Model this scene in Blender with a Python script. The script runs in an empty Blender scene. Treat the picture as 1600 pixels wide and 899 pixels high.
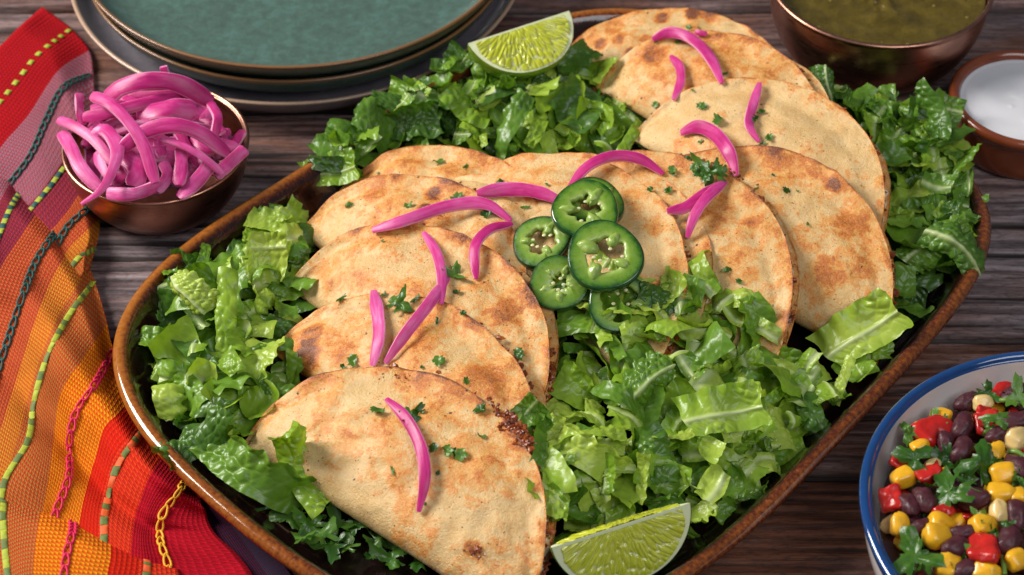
import bpy, math, random
import numpy as np
from mathutils import Vector, Matrix
from mathutils.bvhtree import BVHTree

R = math.radians
S = 0.01                       # everything below is written in centimetres
scn = bpy.context.scene
col = scn.collection

# ------------------------------------------------------------------ camera, light, exposure
FOC, PITCH, DIST = 3300.0, R(44.5), 110.0
CAM = np.array([0, -DIST * math.cos(PITCH), DIST * math.sin(PITCH)])
FW = np.array([0, math.cos(PITCH), -math.sin(PITCH)])
UP = np.array([0, math.sin(PITCH), math.cos(PITCH)])
cd = bpy.data.cameras.new('camera')
cam = bpy.data.objects.new('camera', cd)
col.objects.link(cam)
cam.location = Vector(CAM) * S
cam.rotation_euler = (R(90) - PITCH, 0, 0)
cd.sensor_width = 36
cd.lens = 36 * FOC / 1600
cd.clip_start, cd.clip_end = 0.05, 50
cd.dof.use_dof = True
cd.dof.focus_distance = 1.01
cd.dof.aperture_fstop = 12.0
scn.camera = cam

w = bpy.data.worlds.new('World')
scn.world = w
w.use_nodes = True
w.node_tree.nodes['Background'].inputs[0].default_value = (0.80, 0.88, 1.0, 1)
w.node_tree.nodes['Background'].inputs[1].default_value = 0.14


def area(name, loc, target, size, power, color):
    l = bpy.data.lights.new(name, 'AREA')
    l.shape = 'RECTANGLE'
    l.size, l.size_y = size
    l.energy = power
    l.color = color
    o = bpy.data.objects.new(name, l)
    col.objects.link(o)
    o.location = loc
    o.rotation_euler = (Vector(target) - Vector(loc)).to_track_quat('-Z', 'Y').to_euler()
    return o


area('softbox_key', (-1.45, 0.42, 1.12), (0, 0, 0), (0.80, 0.80), 57, (1.0, 0.955, 0.895))
area('added_fill', (0.55, -0.75, 1.15), (0.05, 0.0, 0), (0.9, 0.7), 8.5, (0.95, 0.97, 1.0))  # unseen fill lamp, added at the front right to soften the shadows
scn.view_settings.view_transform = 'Standard'
scn.view_settings.look = 'None'
scn.view_settings.exposure = 0.0
scn.view_settings.gamma = 1.0
scn.cycles.use_denoising = True
scn.cycles.max_bounces = 8
scn.cycles.caustics_reflective = False
scn.cycles.caustics_refractive = False


# ------------------------------------------------------------------ small tools
def at(px, py, z=0.0):
    """A point of the place, in cm, at height z, measured off the photograph by survey from the camera's standpoint."""
    d = FW * FOC + np.array([1., 0, 0]) * (px - 800) + UP * (449.5 - py)
    return CAM + d * ((z - CAM[2]) / d[2])


def pix(P):
    V = np.asarray(P, float) - CAM
    wv = V @ FW
    return np.stack([800 + FOC * V[..., 0] / wv, 449.5 - FOC * (V @ UP) / wv], -1)


def hsh(i, j, k, seed):
    h = (i * 374761393 + j * 668265263 + k * 2147483647 + seed * 1274126177) & 0xFFFFFFFF
    h = ((h ^ (h >> 13)) * 1274126177) & 0xFFFFFFFF
    h = ((h ^ (h >> 16)) * 2246822519) & 0xFFFFFFFF
    return ((h ^ (h >> 15)) & 0xFFFFFF) / float(0xFFFFFF) * 2 - 1


def noise(P, scale=1.0, seed=0, oct=1):
    P = np.asarray(P, float)
    if P.shape[-1] == 2:
        P = np.concatenate([P, np.zeros(P.shape[:-1] + (1,))], -1)
    out = np.zeros(P.shape[:-1])
    amp, tot = 1.0, 0.0
    for o in range(oct):
        Q = P * scale * 2 ** o + 13.7 * (seed + o) + 1000
        I = np.floor(Q).astype(np.int64)
        f = Q - I
        f = f * f * f * (f * (f * 6 - 15) + 10)
        v = 0
        for a in (0, 1):
            for b in (0, 1):
                for c in (0, 1):
                    wgt = (f[..., 0] if a else 1 - f[..., 0]) * (f[..., 1] if b else 1 - f[..., 1]) * (f[..., 2] if c else 1 - f[..., 2])
                    v = v + wgt * hsh(I[..., 0] + a, I[..., 1] + b, I[..., 2] + c, seed + o)
        out = out + amp * v
        tot += amp
        amp *= 0.5
    return out / tot


def sstep(x, a, b):
    t = np.clip((np.asarray(x, float) - a) / (b - a), 0, 1)
    return t * t * (3 - 2 * t)


def spline(pts, n):
    """Smooth curve through points, n samples evenly spaced in parameter."""
    P = np.asarray(pts, float)
    if len(P) == 2:
        t = np.linspace(0, 1, n)[:, None]
        return P[0] * (1 - t) + P[1] * t
    L = np.r_[0, np.cumsum(np.linalg.norm(np.diff(P[:, :2], axis=0), axis=1) + 1e-6)]
    t = np.linspace(0, L[-1], n)
    k = np.clip(np.searchsorted(L, t, side='right') - 1, 0, len(P) - 2)
    m = np.zeros_like(P)
    m[1:-1] = (P[2:] - P[:-2]) / (L[2:] - L[:-2])[:, None]
    m[0] = (P[1] - P[0]) / (L[1] - L[0])
    m[-1] = (P[-1] - P[-2]) / (L[-1] - L[-2])
    h = (L[k + 1] - L[k])[:, None]
    s = ((t - L[k]) / h[:, 0])[:, None]
    return ((2 * s**3 - 3 * s**2 + 1) * P[k] + (s**3 - 2 * s**2 + s) * h * m[k]
            + (-2 * s**3 + 3 * s**2) * P[k + 1] + (s**3 - s**2) * h * m[k + 1])


BVH_STORE = []     # (verts, faces) of surfaces that other food rests on


def me_from(name, V, F, mat, attrs=None, uv=None, smooth=True, matidx=None):
    me = bpy.data.meshes.new(name)
    V = np.asarray(V, float) * S
    me.from_pydata(V.tolist(), [], F if isinstance(F, list) else F.tolist())
    if smooth:
        me.shade_smooth()
    for k, a in (attrs or {}).items():
        at_ = me.attributes.new(k, 'FLOAT', 'POINT')
        at_.data.foreach_set('value', np.asarray(a, np.float32).ravel())
    if uv is not None:
        ul = me.uv_layers.new(name='UVMap')
        li = np.zeros(len(me.loops), np.int32)
        me.loops.foreach_get('vertex_index', li)
        ul.data.foreach_set('uv', np.asarray(uv, np.float32)[li].ravel())
    for m in (mat if isinstance(mat, (list, tuple)) else [mat]):
        me.materials.append(m)
    if matidx is not None:
        me.polygons.foreach_set('material_index', np.asarray(matidx, np.int32))
    if any(getattr(m_, 'name', '').startswith('pickled') for m_ in me.materials): me.set_sharp_from_angle(angle=R(38))
    me.update()
    return me


def tag(o, label=None, cat=None, group=None, kind=None):
    if label: o['label'] = label
    if cat: o['category'] = cat
    if group: o['group'] = group
    if kind: o['kind'] = kind
    return o


def thing(name, loc, label, cat, group=None):
    o = bpy.data.objects.new(name, None)
    o.empty_display_size = 0.01
    col.objects.link(o)
    o.location = Vector([float(x) * S for x in loc])
    return tag(o, label, cat, group)


def link(name, me, parent=None, loc=(0, 0, 0), mtx=None):
    o = bpy.data.objects.new(name, me)
    col.objects.link(o)
    if parent is not None:
        o.parent = parent
    if mtx is not None:
        o.matrix_local = mtx
    else:
        o.location = Vector([float(x) * S for x in loc])
    return o


def part(name, parent, V, F, mat, label=None, **k):
    """A mesh written in place coordinates that becomes a child of parent."""
    off = np.array(parent.location) / S
    p = parent
    while p.parent is not None:
        p = p.parent
        off = off + np.array(p.location) / S
    o = link(name, me_from(name, np.asarray(V) - off, F, mat, **k), parent)
    if label: o['label'] = label
    return o


def solo(name, V, F, mat, label, cat, group=None, **k):
    V = np.asarray(V, float)
    org = np.array([V[:, 0].mean(), V[:, 1].mean(), V[:, 2].min()])
    o = link(name, me_from(name, V - org, F, mat, **k), None, org)
    return tag(o, label, cat, group)


def grid_faces(n, m, wrap_n=False, wrap_m=False, off=0):
    a = np.arange(n if wrap_n else n - 1)
    b = np.arange(m if wrap_m else m - 1)
    I, J = np.meshgrid(a, b, indexing='ij')
    I2, J2 = (I + 1) % n, (J + 1) % m
    return (np.stack([I * m + J, I2 * m + J, I2 * m + J2, I * m + J2], -1).reshape(-1, 4) + off)


def lathe(profile, n=96, centre=(0, 0, 0), wob=0, seed=0):
    P = np.asarray(profile, float)
    a = np.linspace(0, 2 * math.pi, n, endpoint=False)
    r = P[None, :, 0] * (1 + wob * noise(np.stack([np.cos(a) * 2, np.sin(a) * 2], -1), 1, seed)[:, None])
    V = np.stack([r * np.cos(a)[:, None], r * np.sin(a)[:, None], np.broadcast_to(P[None, :, 1], r.shape)], -1)
    return V.reshape(-1, 3) + np.array(centre), grid_faces(n, len(P), wrap_n=True)[:, ::-1]


def frame_of(nrm, fwd):
    z = np.asarray(nrm, float); z = z / np.linalg.norm(z)
    x = np.asarray(fwd, float) - z * np.dot(fwd, z)
    if np.linalg.norm(x) < 1e-6: x = np.cross(z, [0.3, 0.8, 0.1])
    x = x / np.linalg.norm(x)
    return np.stack([x, np.cross(z, x), z], 1)


# ------------------------------------------------------------------ material tools
def mat(name):
    m = bpy.data.materials.new(name)
    m.use_nodes = True
    nt = m.node_tree
    b = nt.nodes['Principled BSDF']
    return m, nt, b


def nd(nt, typ, **k):
    n = nt.nodes.new(typ)
    for a, v in k.items():
        if a.startswith('i_'):
            key = a[2:].replace('_', ' ')
            n.inputs[int(key) if key.isdigit() else key].default_value = v
        else:
            setattr(n, a, v)
    return n


def coords(nt, scale=(1, 1, 1), rnd=True, kind='Object'):
    """Object coordinates in cm, shifted by a per-object random so that copies differ."""
    tc = nd(nt, 'ShaderNodeTexCoord')
    mp = nd(nt, 'ShaderNodeMapping')
    k = 100 if kind == 'Object' else 1
    mp.inputs['Scale'].default_value = (k * scale[0], k * scale[1], k * scale[2])
    nt.links.new(tc.outputs[kind], mp.inputs['Vector'])
    if rnd:
        oi = nd(nt, 'ShaderNodeObjectInfo')
        mu = nd(nt, 'ShaderNodeMath', operation='MULTIPLY'); mu.inputs[1].default_value = 137.0
        nt.links.new(oi.outputs['Random'], mu.inputs[0])
        cb = nd(nt, 'ShaderNodeCombineXYZ')
        for i in range(3): nt.links.new(mu.outputs[0], cb.inputs[i])
        nt.links.new(cb.outputs[0], mp.inputs['Location'])
    return mp.outputs[0]


def tex(nt, vec, scale, detail=2, rough=0.5, dist=0.0, out=0):
    n = nd(nt, 'ShaderNodeTexNoise')
    n.inputs['Scale'].default_value = scale
    n.inputs['Detail'].default_value = detail
    n.inputs['Roughness'].default_value = rough
    n.inputs['Distortion'].default_value = dist
    nt.links.new(vec, n.inputs['Vector'])
    return n.outputs[out]


def vor(nt, vec, scale, feat='F1', out='Distance', rnd=1.0):
    n = nd(nt, 'ShaderNodeTexVoronoi', feature=feat)
    n.inputs['Scale'].default_value = scale
    n.inputs['Randomness'].default_value = rnd
    nt.links.new(vec, n.inputs['Vector'])
    return n.outputs[out]


def ramp(nt, fac, stops, interp='LINEAR'):
    r = nd(nt, 'ShaderNodeValToRGB')
    r.color_ramp.interpolation = interp
    el = r.color_ramp.elements
    while len(el) < len(stops): el.new(0.5)
    for e, (p, c) in zip(el, stops):
        e.position = p
        e.color = (c[0], c[1], c[2], 1) if isinstance(c, (tuple, list)) else (c, c, c, 1)
    nt.links.new(fac, r.inputs[0])
    return r.outputs[0]


def mixc(nt, fac, a, b, mode='MIX'):
    m = nd(nt, 'ShaderNodeMix', data_type='RGBA', blend_type=mode)
    for sock, v in ((m.inputs[0], fac), (m.inputs[6], a), (m.inputs[7], b)):
        if isinstance(v, bpy.types.NodeSocket): nt.links.new(v, sock)
        elif isinstance(v, (int, float)): sock.default_value = v if sock.type == 'VALUE' else (v, v, v, 1)
        else: sock.default_value = (v[0], v[1], v[2], 1)
    return m.outputs[2]


def mth(nt, op, a, b=None, clamp=False):
    m = nd(nt, 'ShaderNodeMath', operation=op, use_clamp=clamp)
    for i, v in enumerate((a, b)):
        if v is None: continue
        if isinstance(v, bpy.types.NodeSocket): nt.links.new(v, m.inputs[i])
        else: m.inputs[i].default_value = v
    return m.outputs[0]


def attr(nt, name):
    a = nd(nt, 'ShaderNodeAttribute', attribute_name=name)
    return a.outputs['Fac']


def bump(nt, b, height, strength=0.5, dist=0.05, prev=None):
    n = nd(nt, 'ShaderNodeBump')
    n.inputs['Strength'].default_value = strength
    n.inputs['Distance'].default_value = dist * S
    nt.links.new(height, n.inputs['Height'])
    if prev is not None: nt.links.new(prev, n.inputs['Normal'])
    if b is not None: nt.links.new(n.outputs[0], b.inputs['Normal'])
    return n.outputs[0]


def setp(nt, b, **k):
    for key, v in k.items():
        s = b.inputs[key.replace('_', ' ')]
        if isinstance(v, bpy.types.NodeSocket): nt.links.new(v, s)
        elif isinstance(v, tuple) and s.type == 'RGBA': s.default_value = (v[0], v[1], v[2], 1)
        else: s.default_value = v


def sss(b, wgt, rad, scale=0.004):
    b.inputs['Subsurface Weight'].default_value = wgt
    b.inputs['Subsurface Radius'].default_value = rad
    b.inputs['Subsurface Scale'].default_value = scale


# ------------------------------------------------------------------ materials
def m_wood():
    m, nt, b = mat('weathered_wood')
    v = coords(nt, (1, 1, 1))
    vs = coords(nt, (0.05, 1, 1))
    vf = coords(nt, (0.35, 1, 1))
    tone = attr(nt, 'tone')
    rel = attr(nt, 'relief')
    g1 = tex(nt, vs, 2.6, 7, 0.68, 0.25)
    g2 = tex(nt, vf, 5.0, 5, 0.65)
    patch = tex(nt, coords(nt, (0.12, 0.4, 1)), 0.8, 4, 0.6)
    grey = ramp(nt, g1, [(0.28, (0.030, 0.022, 0.024)), (0.43, (0.120, 0.090, 0.095)), (0.57, (0.270, 0.205, 0.210)), (0.75, (0.42, 0.34, 0.34))])
    brown = ramp(nt, g1, [(0.28, (0.016, 0.006, 0.004)), (0.46, (0.100, 0.034, 0.018)), (0.64, (0.22, 0.085, 0.045)), (0.82, (0.27, 0.125, 0.075))])
    f = mth(nt, 'ADD', mth(nt, 'MULTIPLY', mth(nt, 'SUBTRACT', patch, 0.5), 2.6), tone, True)
    c = mixc(nt, f, brown, grey)
    c = mixc(nt, mth(nt, 'MULTIPLY', ramp(nt, g2, [(0.35, 1.0), (0.5, 0.0)]), 0.55), c, (0.02, 0.013, 0.012))
    c = mixc(nt, ramp(nt, rel, [(0.05, 0.92), (0.45, 0.0)]), c, (0.013, 0.008, 0.007))
    setp(nt, b, Base_Color=c, Roughness=0.62)
    b.inputs['Specular IOR Level'].default_value = 0.35
    h = mth(nt, 'ADD', mth(nt, 'MULTIPLY', g1, 0.7), mth(nt, 'MULTIPLY', g2, 0.5))
    bump(nt, b, h, 0.9, 0.09)
    return m


def m_glaze():
    m, nt, b = mat('brown_reactive_glaze')
    v = coords(nt, rnd=False)
    e = attr(nt, 'thin')            # where the glaze ran thin over an edge
    al = attr(nt, 'along')
    vx = nd(nt, 'ShaderNodeCombineXYZ'); nt.links.new(al, vx.inputs[0]); nt.links.new(mth(nt, 'MULTIPLY', attr(nt, 'prof'), 0.16), vx.inputs[1])
    streak = tex(nt, vx.outputs[0], 4.5, 3, 0.6)
    fine = tex(nt, v, 7.0, 3, 0.6)
    big = tex(nt, v, 0.16, 3, 0.5)
    e = mth(nt, 'SUBTRACT', e, attr(nt, 'side_tone'))
    t = mth(nt, 'ADD', e, mth(nt, 'MULTIPLY', mth(nt, 'SUBTRACT', streak, 0.5), 0.75))
    t = mth(nt, 'ADD', t, mth(nt, 'MULTIPLY', mth(nt, 'SUBTRACT', big, 0.5), 0.30))
    c = ramp(nt, t, [(0.10, (0.010, 0.004, 0.004)), (0.36, (0.032, 0.008, 0.005)), (0.54, (0.10, 0.020, 0.005)), (0.74, (0.24, 0.066, 0.009)), (1.0, (0.36, 0.125, 0.016))])
    sp = ramp(nt, fine, [(0.62, 0.0), (0.72, 1.0)])
    band = ramp(nt, t, [(0.18, 0.0), (0.36, 1.0), (0.62, 1.0), (0.72, 0.0)])
    c = mixc(nt, mth(nt, 'MULTIPLY', mth(nt, 'MULTIPLY', sp, band), 0.22), c, (0.50, 0.30, 0.15))
    setp(nt, b, Base_Color=c, Roughness=ramp(nt, fine, [(0.4, 0.10), (0.75, 0.22)]))
    b.inputs['Coat Weight'].default_value = 0.35
    b.inputs['Coat Roughness'].default_value = 0.05
    bump(nt, b, tex(nt, v, 1.3, 3, 0.5), 0.25, 0.06)
    return m


def m_tortilla():
    m, nt, b = mat('pan_fried_tortilla')
    v = coords(nt)
    toast = attr(nt, 'toast')
    n1 = tex(nt, v, 0.50, 4, 0.55, 0.4)
    n2 = tex(nt, v, 1.9, 8, 0.74, 0.3)
    gr = tex(nt, v, 6.0, 5, 0.78)
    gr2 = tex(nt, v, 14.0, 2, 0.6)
    base = mth(nt, 'ADD', toast, mth(nt, 'MULTIPLY', mth(nt, 'SUBTRACT', n1, 0.5), 0.8))
    # pale dough
    c = mixc(nt, ramp(nt, tex(nt, v, 1.0, 5, .65), [(.35, 0), (.68, 1.)]), (0.69, 0.42, 0.155), (0.79, 0.55, 0.26))
    # golden crust: granular islands that spread where it fried longest
    t1 = mth(nt, 'ADD', base, mth(nt, 'ADD', mth(nt, 'MULTIPLY', mth(nt, 'SUBTRACT', n2, 0.5), 1.5), mth(nt, 'MULTIPLY', mth(nt, 'SUBTRACT', gr, 0.5), 0.8)))
    gold = ramp(nt, t1, [(0.24, 0.0), (0.38, 0.72), (0.70, 1.0)])
    c = mixc(nt, mth(nt, 'MULTIPLY', gold, .92), c, mixc(nt, ramp(nt, n2, [(.4, 0), (.62, 1.)]), (0.75, 0.335, 0.042), (0.72, 0.205, 0.012)))
    t2 = mth(nt, 'ADD', base, mth(nt, 'ADD', mth(nt, 'MULTIPLY', mth(nt, 'SUBTRACT', n2, 0.5), 1.3), mth(nt, 'MULTIPLY', mth(nt, 'SUBTRACT', gr, 0.5), 0.7)))
    c = mixc(nt, ramp(nt, t2, [(0.50, 0.0), (0.66, 0.85)]), c, (0.54, 0.145, 0.014))
    c = mixc(nt, ramp(nt, t2, [(0.74, 0.0), (1.0, 0.95)]), c, (0.17, 0.036, 0.008))
    # oily glints put into the colour as pale flecks, and pepper
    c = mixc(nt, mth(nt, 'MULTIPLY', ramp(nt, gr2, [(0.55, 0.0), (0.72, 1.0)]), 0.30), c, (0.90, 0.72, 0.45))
    spm = ramp(nt, tex(nt, v, 1.3, 1), [(0.52, 0.0), (0.60, 1.0)])
    wob = mth(nt, 'ADD', vor(nt, v, 1.5), mth(nt, 'MULTIPLY', mth(nt, 'SUBTRACT', tex(nt, v, 9, 2), 0.5), 0.34))
    c = mixc(nt, mth(nt, 'MULTIPLY', ramp(nt, wob, [(0.07, 1.0), (0.11, 0.0)]), spm), c, (0.055, 0.015, 0.008))
    sp2 = mth(nt, 'ADD', vor(nt, v, 3.3), mth(nt, 'MULTIPLY', mth(nt, 'SUBTRACT', tex(nt, v, 17, 2), 0.5), 0.4))
    c = mixc(nt, mth(nt, 'MULTIPLY', ramp(nt, sp2, [(0.09, 0.9), (0.14, 0.0)]), ramp(nt, tex(nt, v, 0.8, 2), [(0.45, 0.0), (0.55, 1.0)])), c, (0.16, 0.05, 0.015))
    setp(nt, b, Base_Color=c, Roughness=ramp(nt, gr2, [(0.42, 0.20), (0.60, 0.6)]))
    b.inputs['Specular IOR Level'].default_value = 0.5
    sss(b, 0.08, (1.0, 0.5, 0.22), 0.002)
    b.inputs['Coat Weight'].default_value = 0.12
    b.inputs['Coat Roughness'].default_value = 0.35
    n = bump(nt, None, mth(nt, 'ADD', mth(nt, 'MULTIPLY', tex(nt, v, 1.7, 4, 0.6), 1.0), mth(nt, 'MULTIPLY', n2, 0.9)), 0.6, 0.13)
    bump(nt, b, mth(nt, 'ADD', gr, mth(nt, 'MULTIPLY', gr2, 0.6)), 1.0, 0.06, n)
    return m


def m_filling():
    m, nt, b = mat('melted_filling')
    v = coords(nt)
    n1 = tex(nt, v, 1.6, 5, 0.65)
    n2 = tex(nt, v, 6, 3, 0.6)
    c = ramp(nt, n1, [(0.28, (0.24, 0.080, 0.020)), (0.40, (0.58, 0.32, 0.12)), (0.50, (0.74, 0.57, 0.36)), (0.65, (0.82, 0.72, 0.54))])
    c = mixc(nt, ramp(nt, n2, [(0.66, 0.0), (0.74, 0.7)]), c, (0.09, 0.035, 0.015))
    setp(nt, b, Base_Color=c, Roughness=0.35)
    sss(b, 0.25, (1, .6, .3), 0.003)
    bump(nt, b, mth(nt, 'ADD', n1, n2), 0.8, 0.08)
    return m


def m_crisp():
    m, nt, b = mat('crisp_browned_cheese')
    v = coords(nt)
    n1 = tex(nt, v, 2.5, 4, 0.6)
    c = ramp(nt, n1, [(0.3, (0.05, 0.012, 0.006)), (0.46, (0.20, 0.034, 0.008)), (0.66, (0.42, 0.11, 0.018))])
    setp(nt, b, Base_Color=c, Roughness=0.3)
    sss(b, 0.15, (1, .4, .15), 0.002)
    bump(nt, b, tex(nt, v, 8, 3), 0.7, 0.04)
    return m


def m_lettuce():
    m, nt, b = mat('romaine_leaf')
    oi = nd(nt, 'ShaderNodeObjectInfo')
    v = coords(nt)
    vein = attr(nt, 'vein'); rib = attr(nt, 'rib'); pale = attr(nt, 'pale')
    n1 = tex(nt, v, 0.55, 3, 0.5)
    t = mth(nt, 'ADD', mth(nt, 'MULTIPLY', oi.outputs['Random'], 0.72), mth(nt, 'MULTIPLY', n1, 0.36))
    t = mth(nt, 'SUBTRACT', t, mth(nt, 'MULTIPLY', pale, -0.30))
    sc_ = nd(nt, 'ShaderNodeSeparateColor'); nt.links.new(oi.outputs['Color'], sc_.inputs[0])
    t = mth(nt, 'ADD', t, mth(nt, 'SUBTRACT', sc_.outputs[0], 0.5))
    t = mth(nt, 'ADD', t, attr(nt, 'tint'))
    c = ramp(nt, t, [(0.10, (0.020, 0.070, 0.007)), (0.34, (0.055, 0.150, 0.010)), (0.58, (0.125, 0.260, 0.014)), (0.80, (0.235, 0.385, 0.018)), (1.0, (0.40, 0.52, 0.065))])
    pl = mixc(nt, 0.5, c, (0.48, 0.58, 0.20))
    c = mixc(nt, mth(nt, 'MULTIPLY', vein, 0.38), c, pl)
    c = mixc(nt, mth(nt, 'MULTIPLY', rib, 0.85), c, (0.60, 0.68, 0.33))
    c = mixc(nt, mth(nt, 'MULTIPLY', tex(nt, v, 9, 2), 0.10), c, (0.30, 0.45, 0.12))
    setp(nt, b, Base_Color=c, Roughness=0.34)
    b.inputs['Specular IOR Level'].default_value = 0.5
    bump(nt, b, mth(nt, 'ADD', tex(nt, v, 2.2, 3, 0.55), mth(nt, 'MULTIPLY', vein, -0.3)), 0.4, 0.06)
    tr = nd(nt, 'ShaderNodeBsdfTranslucent')
    hs = nd(nt, 'ShaderNodeHueSaturation'); hs.inputs['Saturation'].default_value = 1.15; hs.inputs['Value'].default_value = 1.25
    nt.links.new(c, hs.inputs['Color']); nt.links.new(hs.outputs[0], tr.inputs['Color'])
    mx = nd(nt, 'ShaderNodeMixShader'); mx.inputs[0].default_value = 0.21
    nt.links.new(b.outputs[0], mx.inputs[1]); nt.links.new(tr.outputs[0], mx.inputs[2])
    nt.links.new(mx.outputs[0], nt.nodes['Material Output'].inputs[0])
    return m


def m_herb():
    m, nt, b = mat('cilantro_green')
    oi = nd(nt, 'ShaderNodeObjectInfo')
    v = coords(nt)
    t = mth(nt, 'ADD', mth(nt, 'MULTIPLY', oi.outputs['Random'], 0.6), mth(nt, 'MULTIPLY', tex(nt, v, 3, 3), 0.5))
    c = ramp(nt, t, [(0.1, (0.012, 0.055, 0.005)), (0.5, (0.040, 0.125, 0.010)), (0.95, (0.13, 0.26, 0.035))])
    setp(nt, b, Base_Color=c, Roughness=0.33)
    bump(nt, b, tex(nt, v, 6, 3), 0.5, 0.04)
    tr = nd(nt, 'ShaderNodeBsdfTranslucent'); nt.links.new(c, tr.inputs['Color'])
    mx = nd(nt, 'ShaderNodeMixShader'); mx.inputs[0].default_value = 0.2
    nt.links.new(b.outputs[0], mx.inputs[1]); nt.links.new(tr.outputs[0], mx.inputs[2])
    nt.links.new(mx.outputs[0], nt.nodes['Material Output'].inputs[0])
    return m


def m_onion():
    m, nt, b = mat('pickled_onion')
    oi = nd(nt, 'ShaderNodeObjectInfo')
    v = coords(nt)
    ac = attr(nt, 'across'); al = attr(nt, 'along')
    vx = nd(nt, 'ShaderNodeCombineXYZ')
    nt.links.new(mth(nt, 'MULTIPLY', ac, 7.0), vx.inputs[0]); nt.links.new(mth(nt, 'MULTIPLY', al, 0.6), vx.inputs[1]); nt.links.new(mth(nt, 'MULTIPLY', oi.outputs['Random'], 90.0), vx.inputs[2])
    lin = tex(nt, vx.outputs[0], 1.0, 3, 0.6)
    n1 = tex(nt, v, 0.8, 3, 0.5)
    t = mth(nt, 'ADD', mth(nt, 'MULTIPLY', n1, 0.55), mth(nt, 'MULTIPLY', oi.outputs['Random'], 0.30))
    t = mth(nt, 'ADD', t, mth(nt, 'MULTIPLY', mth(nt, 'SUBTRACT', lin, 0.5), 0.55))
    c = ramp(nt, t, [(0.15, (0.36, 0.008, 0.12)), (0.38, (0.52, 0.026, 0.20)), (0.60, (0.62, 0.10, 0.32)), (0.85, (0.74, 0.34, 0.54))])
    c = mixc(nt, mth(nt, 'MULTIPLY', attr(nt, 'skin'), 0.7), c, (0.42, 0.008, 0.12))
    c = mixc(nt, mth(nt, 'MULTIPLY', attr(nt, 'cut'), 0.8), c, (0.84, 0.46, 0.64))
    setp(nt, b, Base_Color=c, Roughness=ramp(nt, lin, [(.3, .30), (.7, .5)]))
    sss(b, 0.45, (1.0, 0.22, 0.50), 0.005)
    b.inputs['Specular IOR Level'].default_value = 0.4
    bump(nt, b, mth(nt, 'ADD', lin, tex(nt, v, 4, 3)), 0.3, 0.03)
    return m


def simple(name, rgb, rough, spec=0.5, metal=0.0, ns=0, nb=0.0, var=0.15, coat=0.0, ssw=0.0, rad=(1, .5, .3)):
    m, nt, b = mat(name)
    v = coords(nt)
    n = tex(nt, v, ns or 1.0, 4, 0.6)
    c = mixc(nt, n, tuple(x * (1 - var) for x in rgb), tuple(min(1, x * (1 + var)) for x in rgb))
    setp(nt, b, Base_Color=c, Roughness=rough, Metallic=metal)
    b.inputs['Specular IOR Level'].default_value = spec
    b.inputs['Coat Weight'].default_value = coat
    if ssw: sss(b, ssw, rad, 0.003)
    if nb: bump(nt, b, n, nb, 0.05)
    return m


def m_copper():
    m, nt, b = mat('brushed_copper')
    v = coords(nt, (1, 1, 9), rnd=False)
    n = tex(nt, v, 0.8, 5, 0.65)
    n2 = tex(nt, coords(nt), 0.5, 3, 0.6)
    n3 = tex(nt, coords(nt), 2.4, 5, 0.7)
    c = ramp(nt, n2, [(0.3, (0.40, 0.19, 0.13)), (0.7, (0.56, 0.29, 0.205))])
    c = mixc(nt, ramp(nt, n3, [(0.52, 0.0), (0.75, 0.35)]), c, (0.22, 0.10, 0.07))
    setp(nt, b, Base_Color=c, Metallic=1.0, Roughness=ramp(nt, n, [(0.3, 0.24), (0.7, 0.42)]))
    bump(nt, b, n, 0.12, 0.02)
    return m


def m_plate(name, stops, edge, speck):
    m, nt, b = mat(name)
    v = coords(nt)
    e = attr(nt, 'thin')
    n1 = tex(nt, v, 1.6, 4, 0.7, 0.3)
    n2 = tex(nt, v, 0.35, 3, 0.5)
    t = mth(nt, 'ADD', mth(nt, 'MULTIPLY', n1, 0.75), mth(nt, 'MULTIPLY', n2, 0.25))
    c = ramp(nt, t, stops)
    c = mixc(nt, ramp(nt, tex(nt, v, 3.2, 2, 0.5), [(0.64, 0.0), (0.74, 0.5)]), c, speck)
    ee = mth(nt, 'ADD', e, mth(nt, 'MULTIPLY', mth(nt, 'SUBTRACT', tex(nt, v, 1.3, 4, 0.7), 0.5), 0.5))
    ec = ramp(nt, ee, [(0.3, (0.05, 0.045, 0.035)), (0.6, edge), (0.9, tuple(x * 1.5 for x in edge))])
    c = mixc(nt, ramp(nt, ee, [(0.32, 0.0), (0.5, 1.0)]), c, ec)
    setp(nt, b, Base_Color=c, Roughness=0.30)
    b.inputs['Coat Weight'].default_value = 0.35
    b.inputs['Coat Roughness'].default_value = 0.12
    bump(nt, b, n1, 0.25, 0.05)
    return m


STRIPES = [  # end of stripe (cm), warp colour, weft colour
    (2.2, (0.56, 0.003, 0.006), (0.27, 0.006, 0.012)),
    (4.35, (0.24, 0.20, 0.27), (0.42, 0.06, 0.08)),
    (6.0, (0.13, 0.022, 0.065), (0.36, 0.03, 0.04)),
    (7.6, (0.55, 0.17, 0.045), (0.52, 0.045, 0.02)),
    (8.7, (0.74, 0.38, 0.03), (0.62, 0.10, 0.02)),
    (10.6, (0.42, 0.27, 0.05), (0.62, 0.06, 0.02)),
    (12.6, (0.90, 0.40, 0.010), (0.74, 0.10, 0.008)),
    (13.3, (0.68, 0.008, 0.004), (0.70, 0.030, 0.008)),
    (14.2, (0.72, 0.075, 0.012), (0.66, 0.02, 0.012)),
    (16.6, (0.58, 0.004, 0.022), (0.38, 0.006, 0.015)),
    (19.0, (0.012, 0.022, 0.050), (0.085, 0.010, 0.030)),
    (24.0, (0.020, 0.055, 0.075), (0.08, 0.020, 0.060))]


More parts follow.
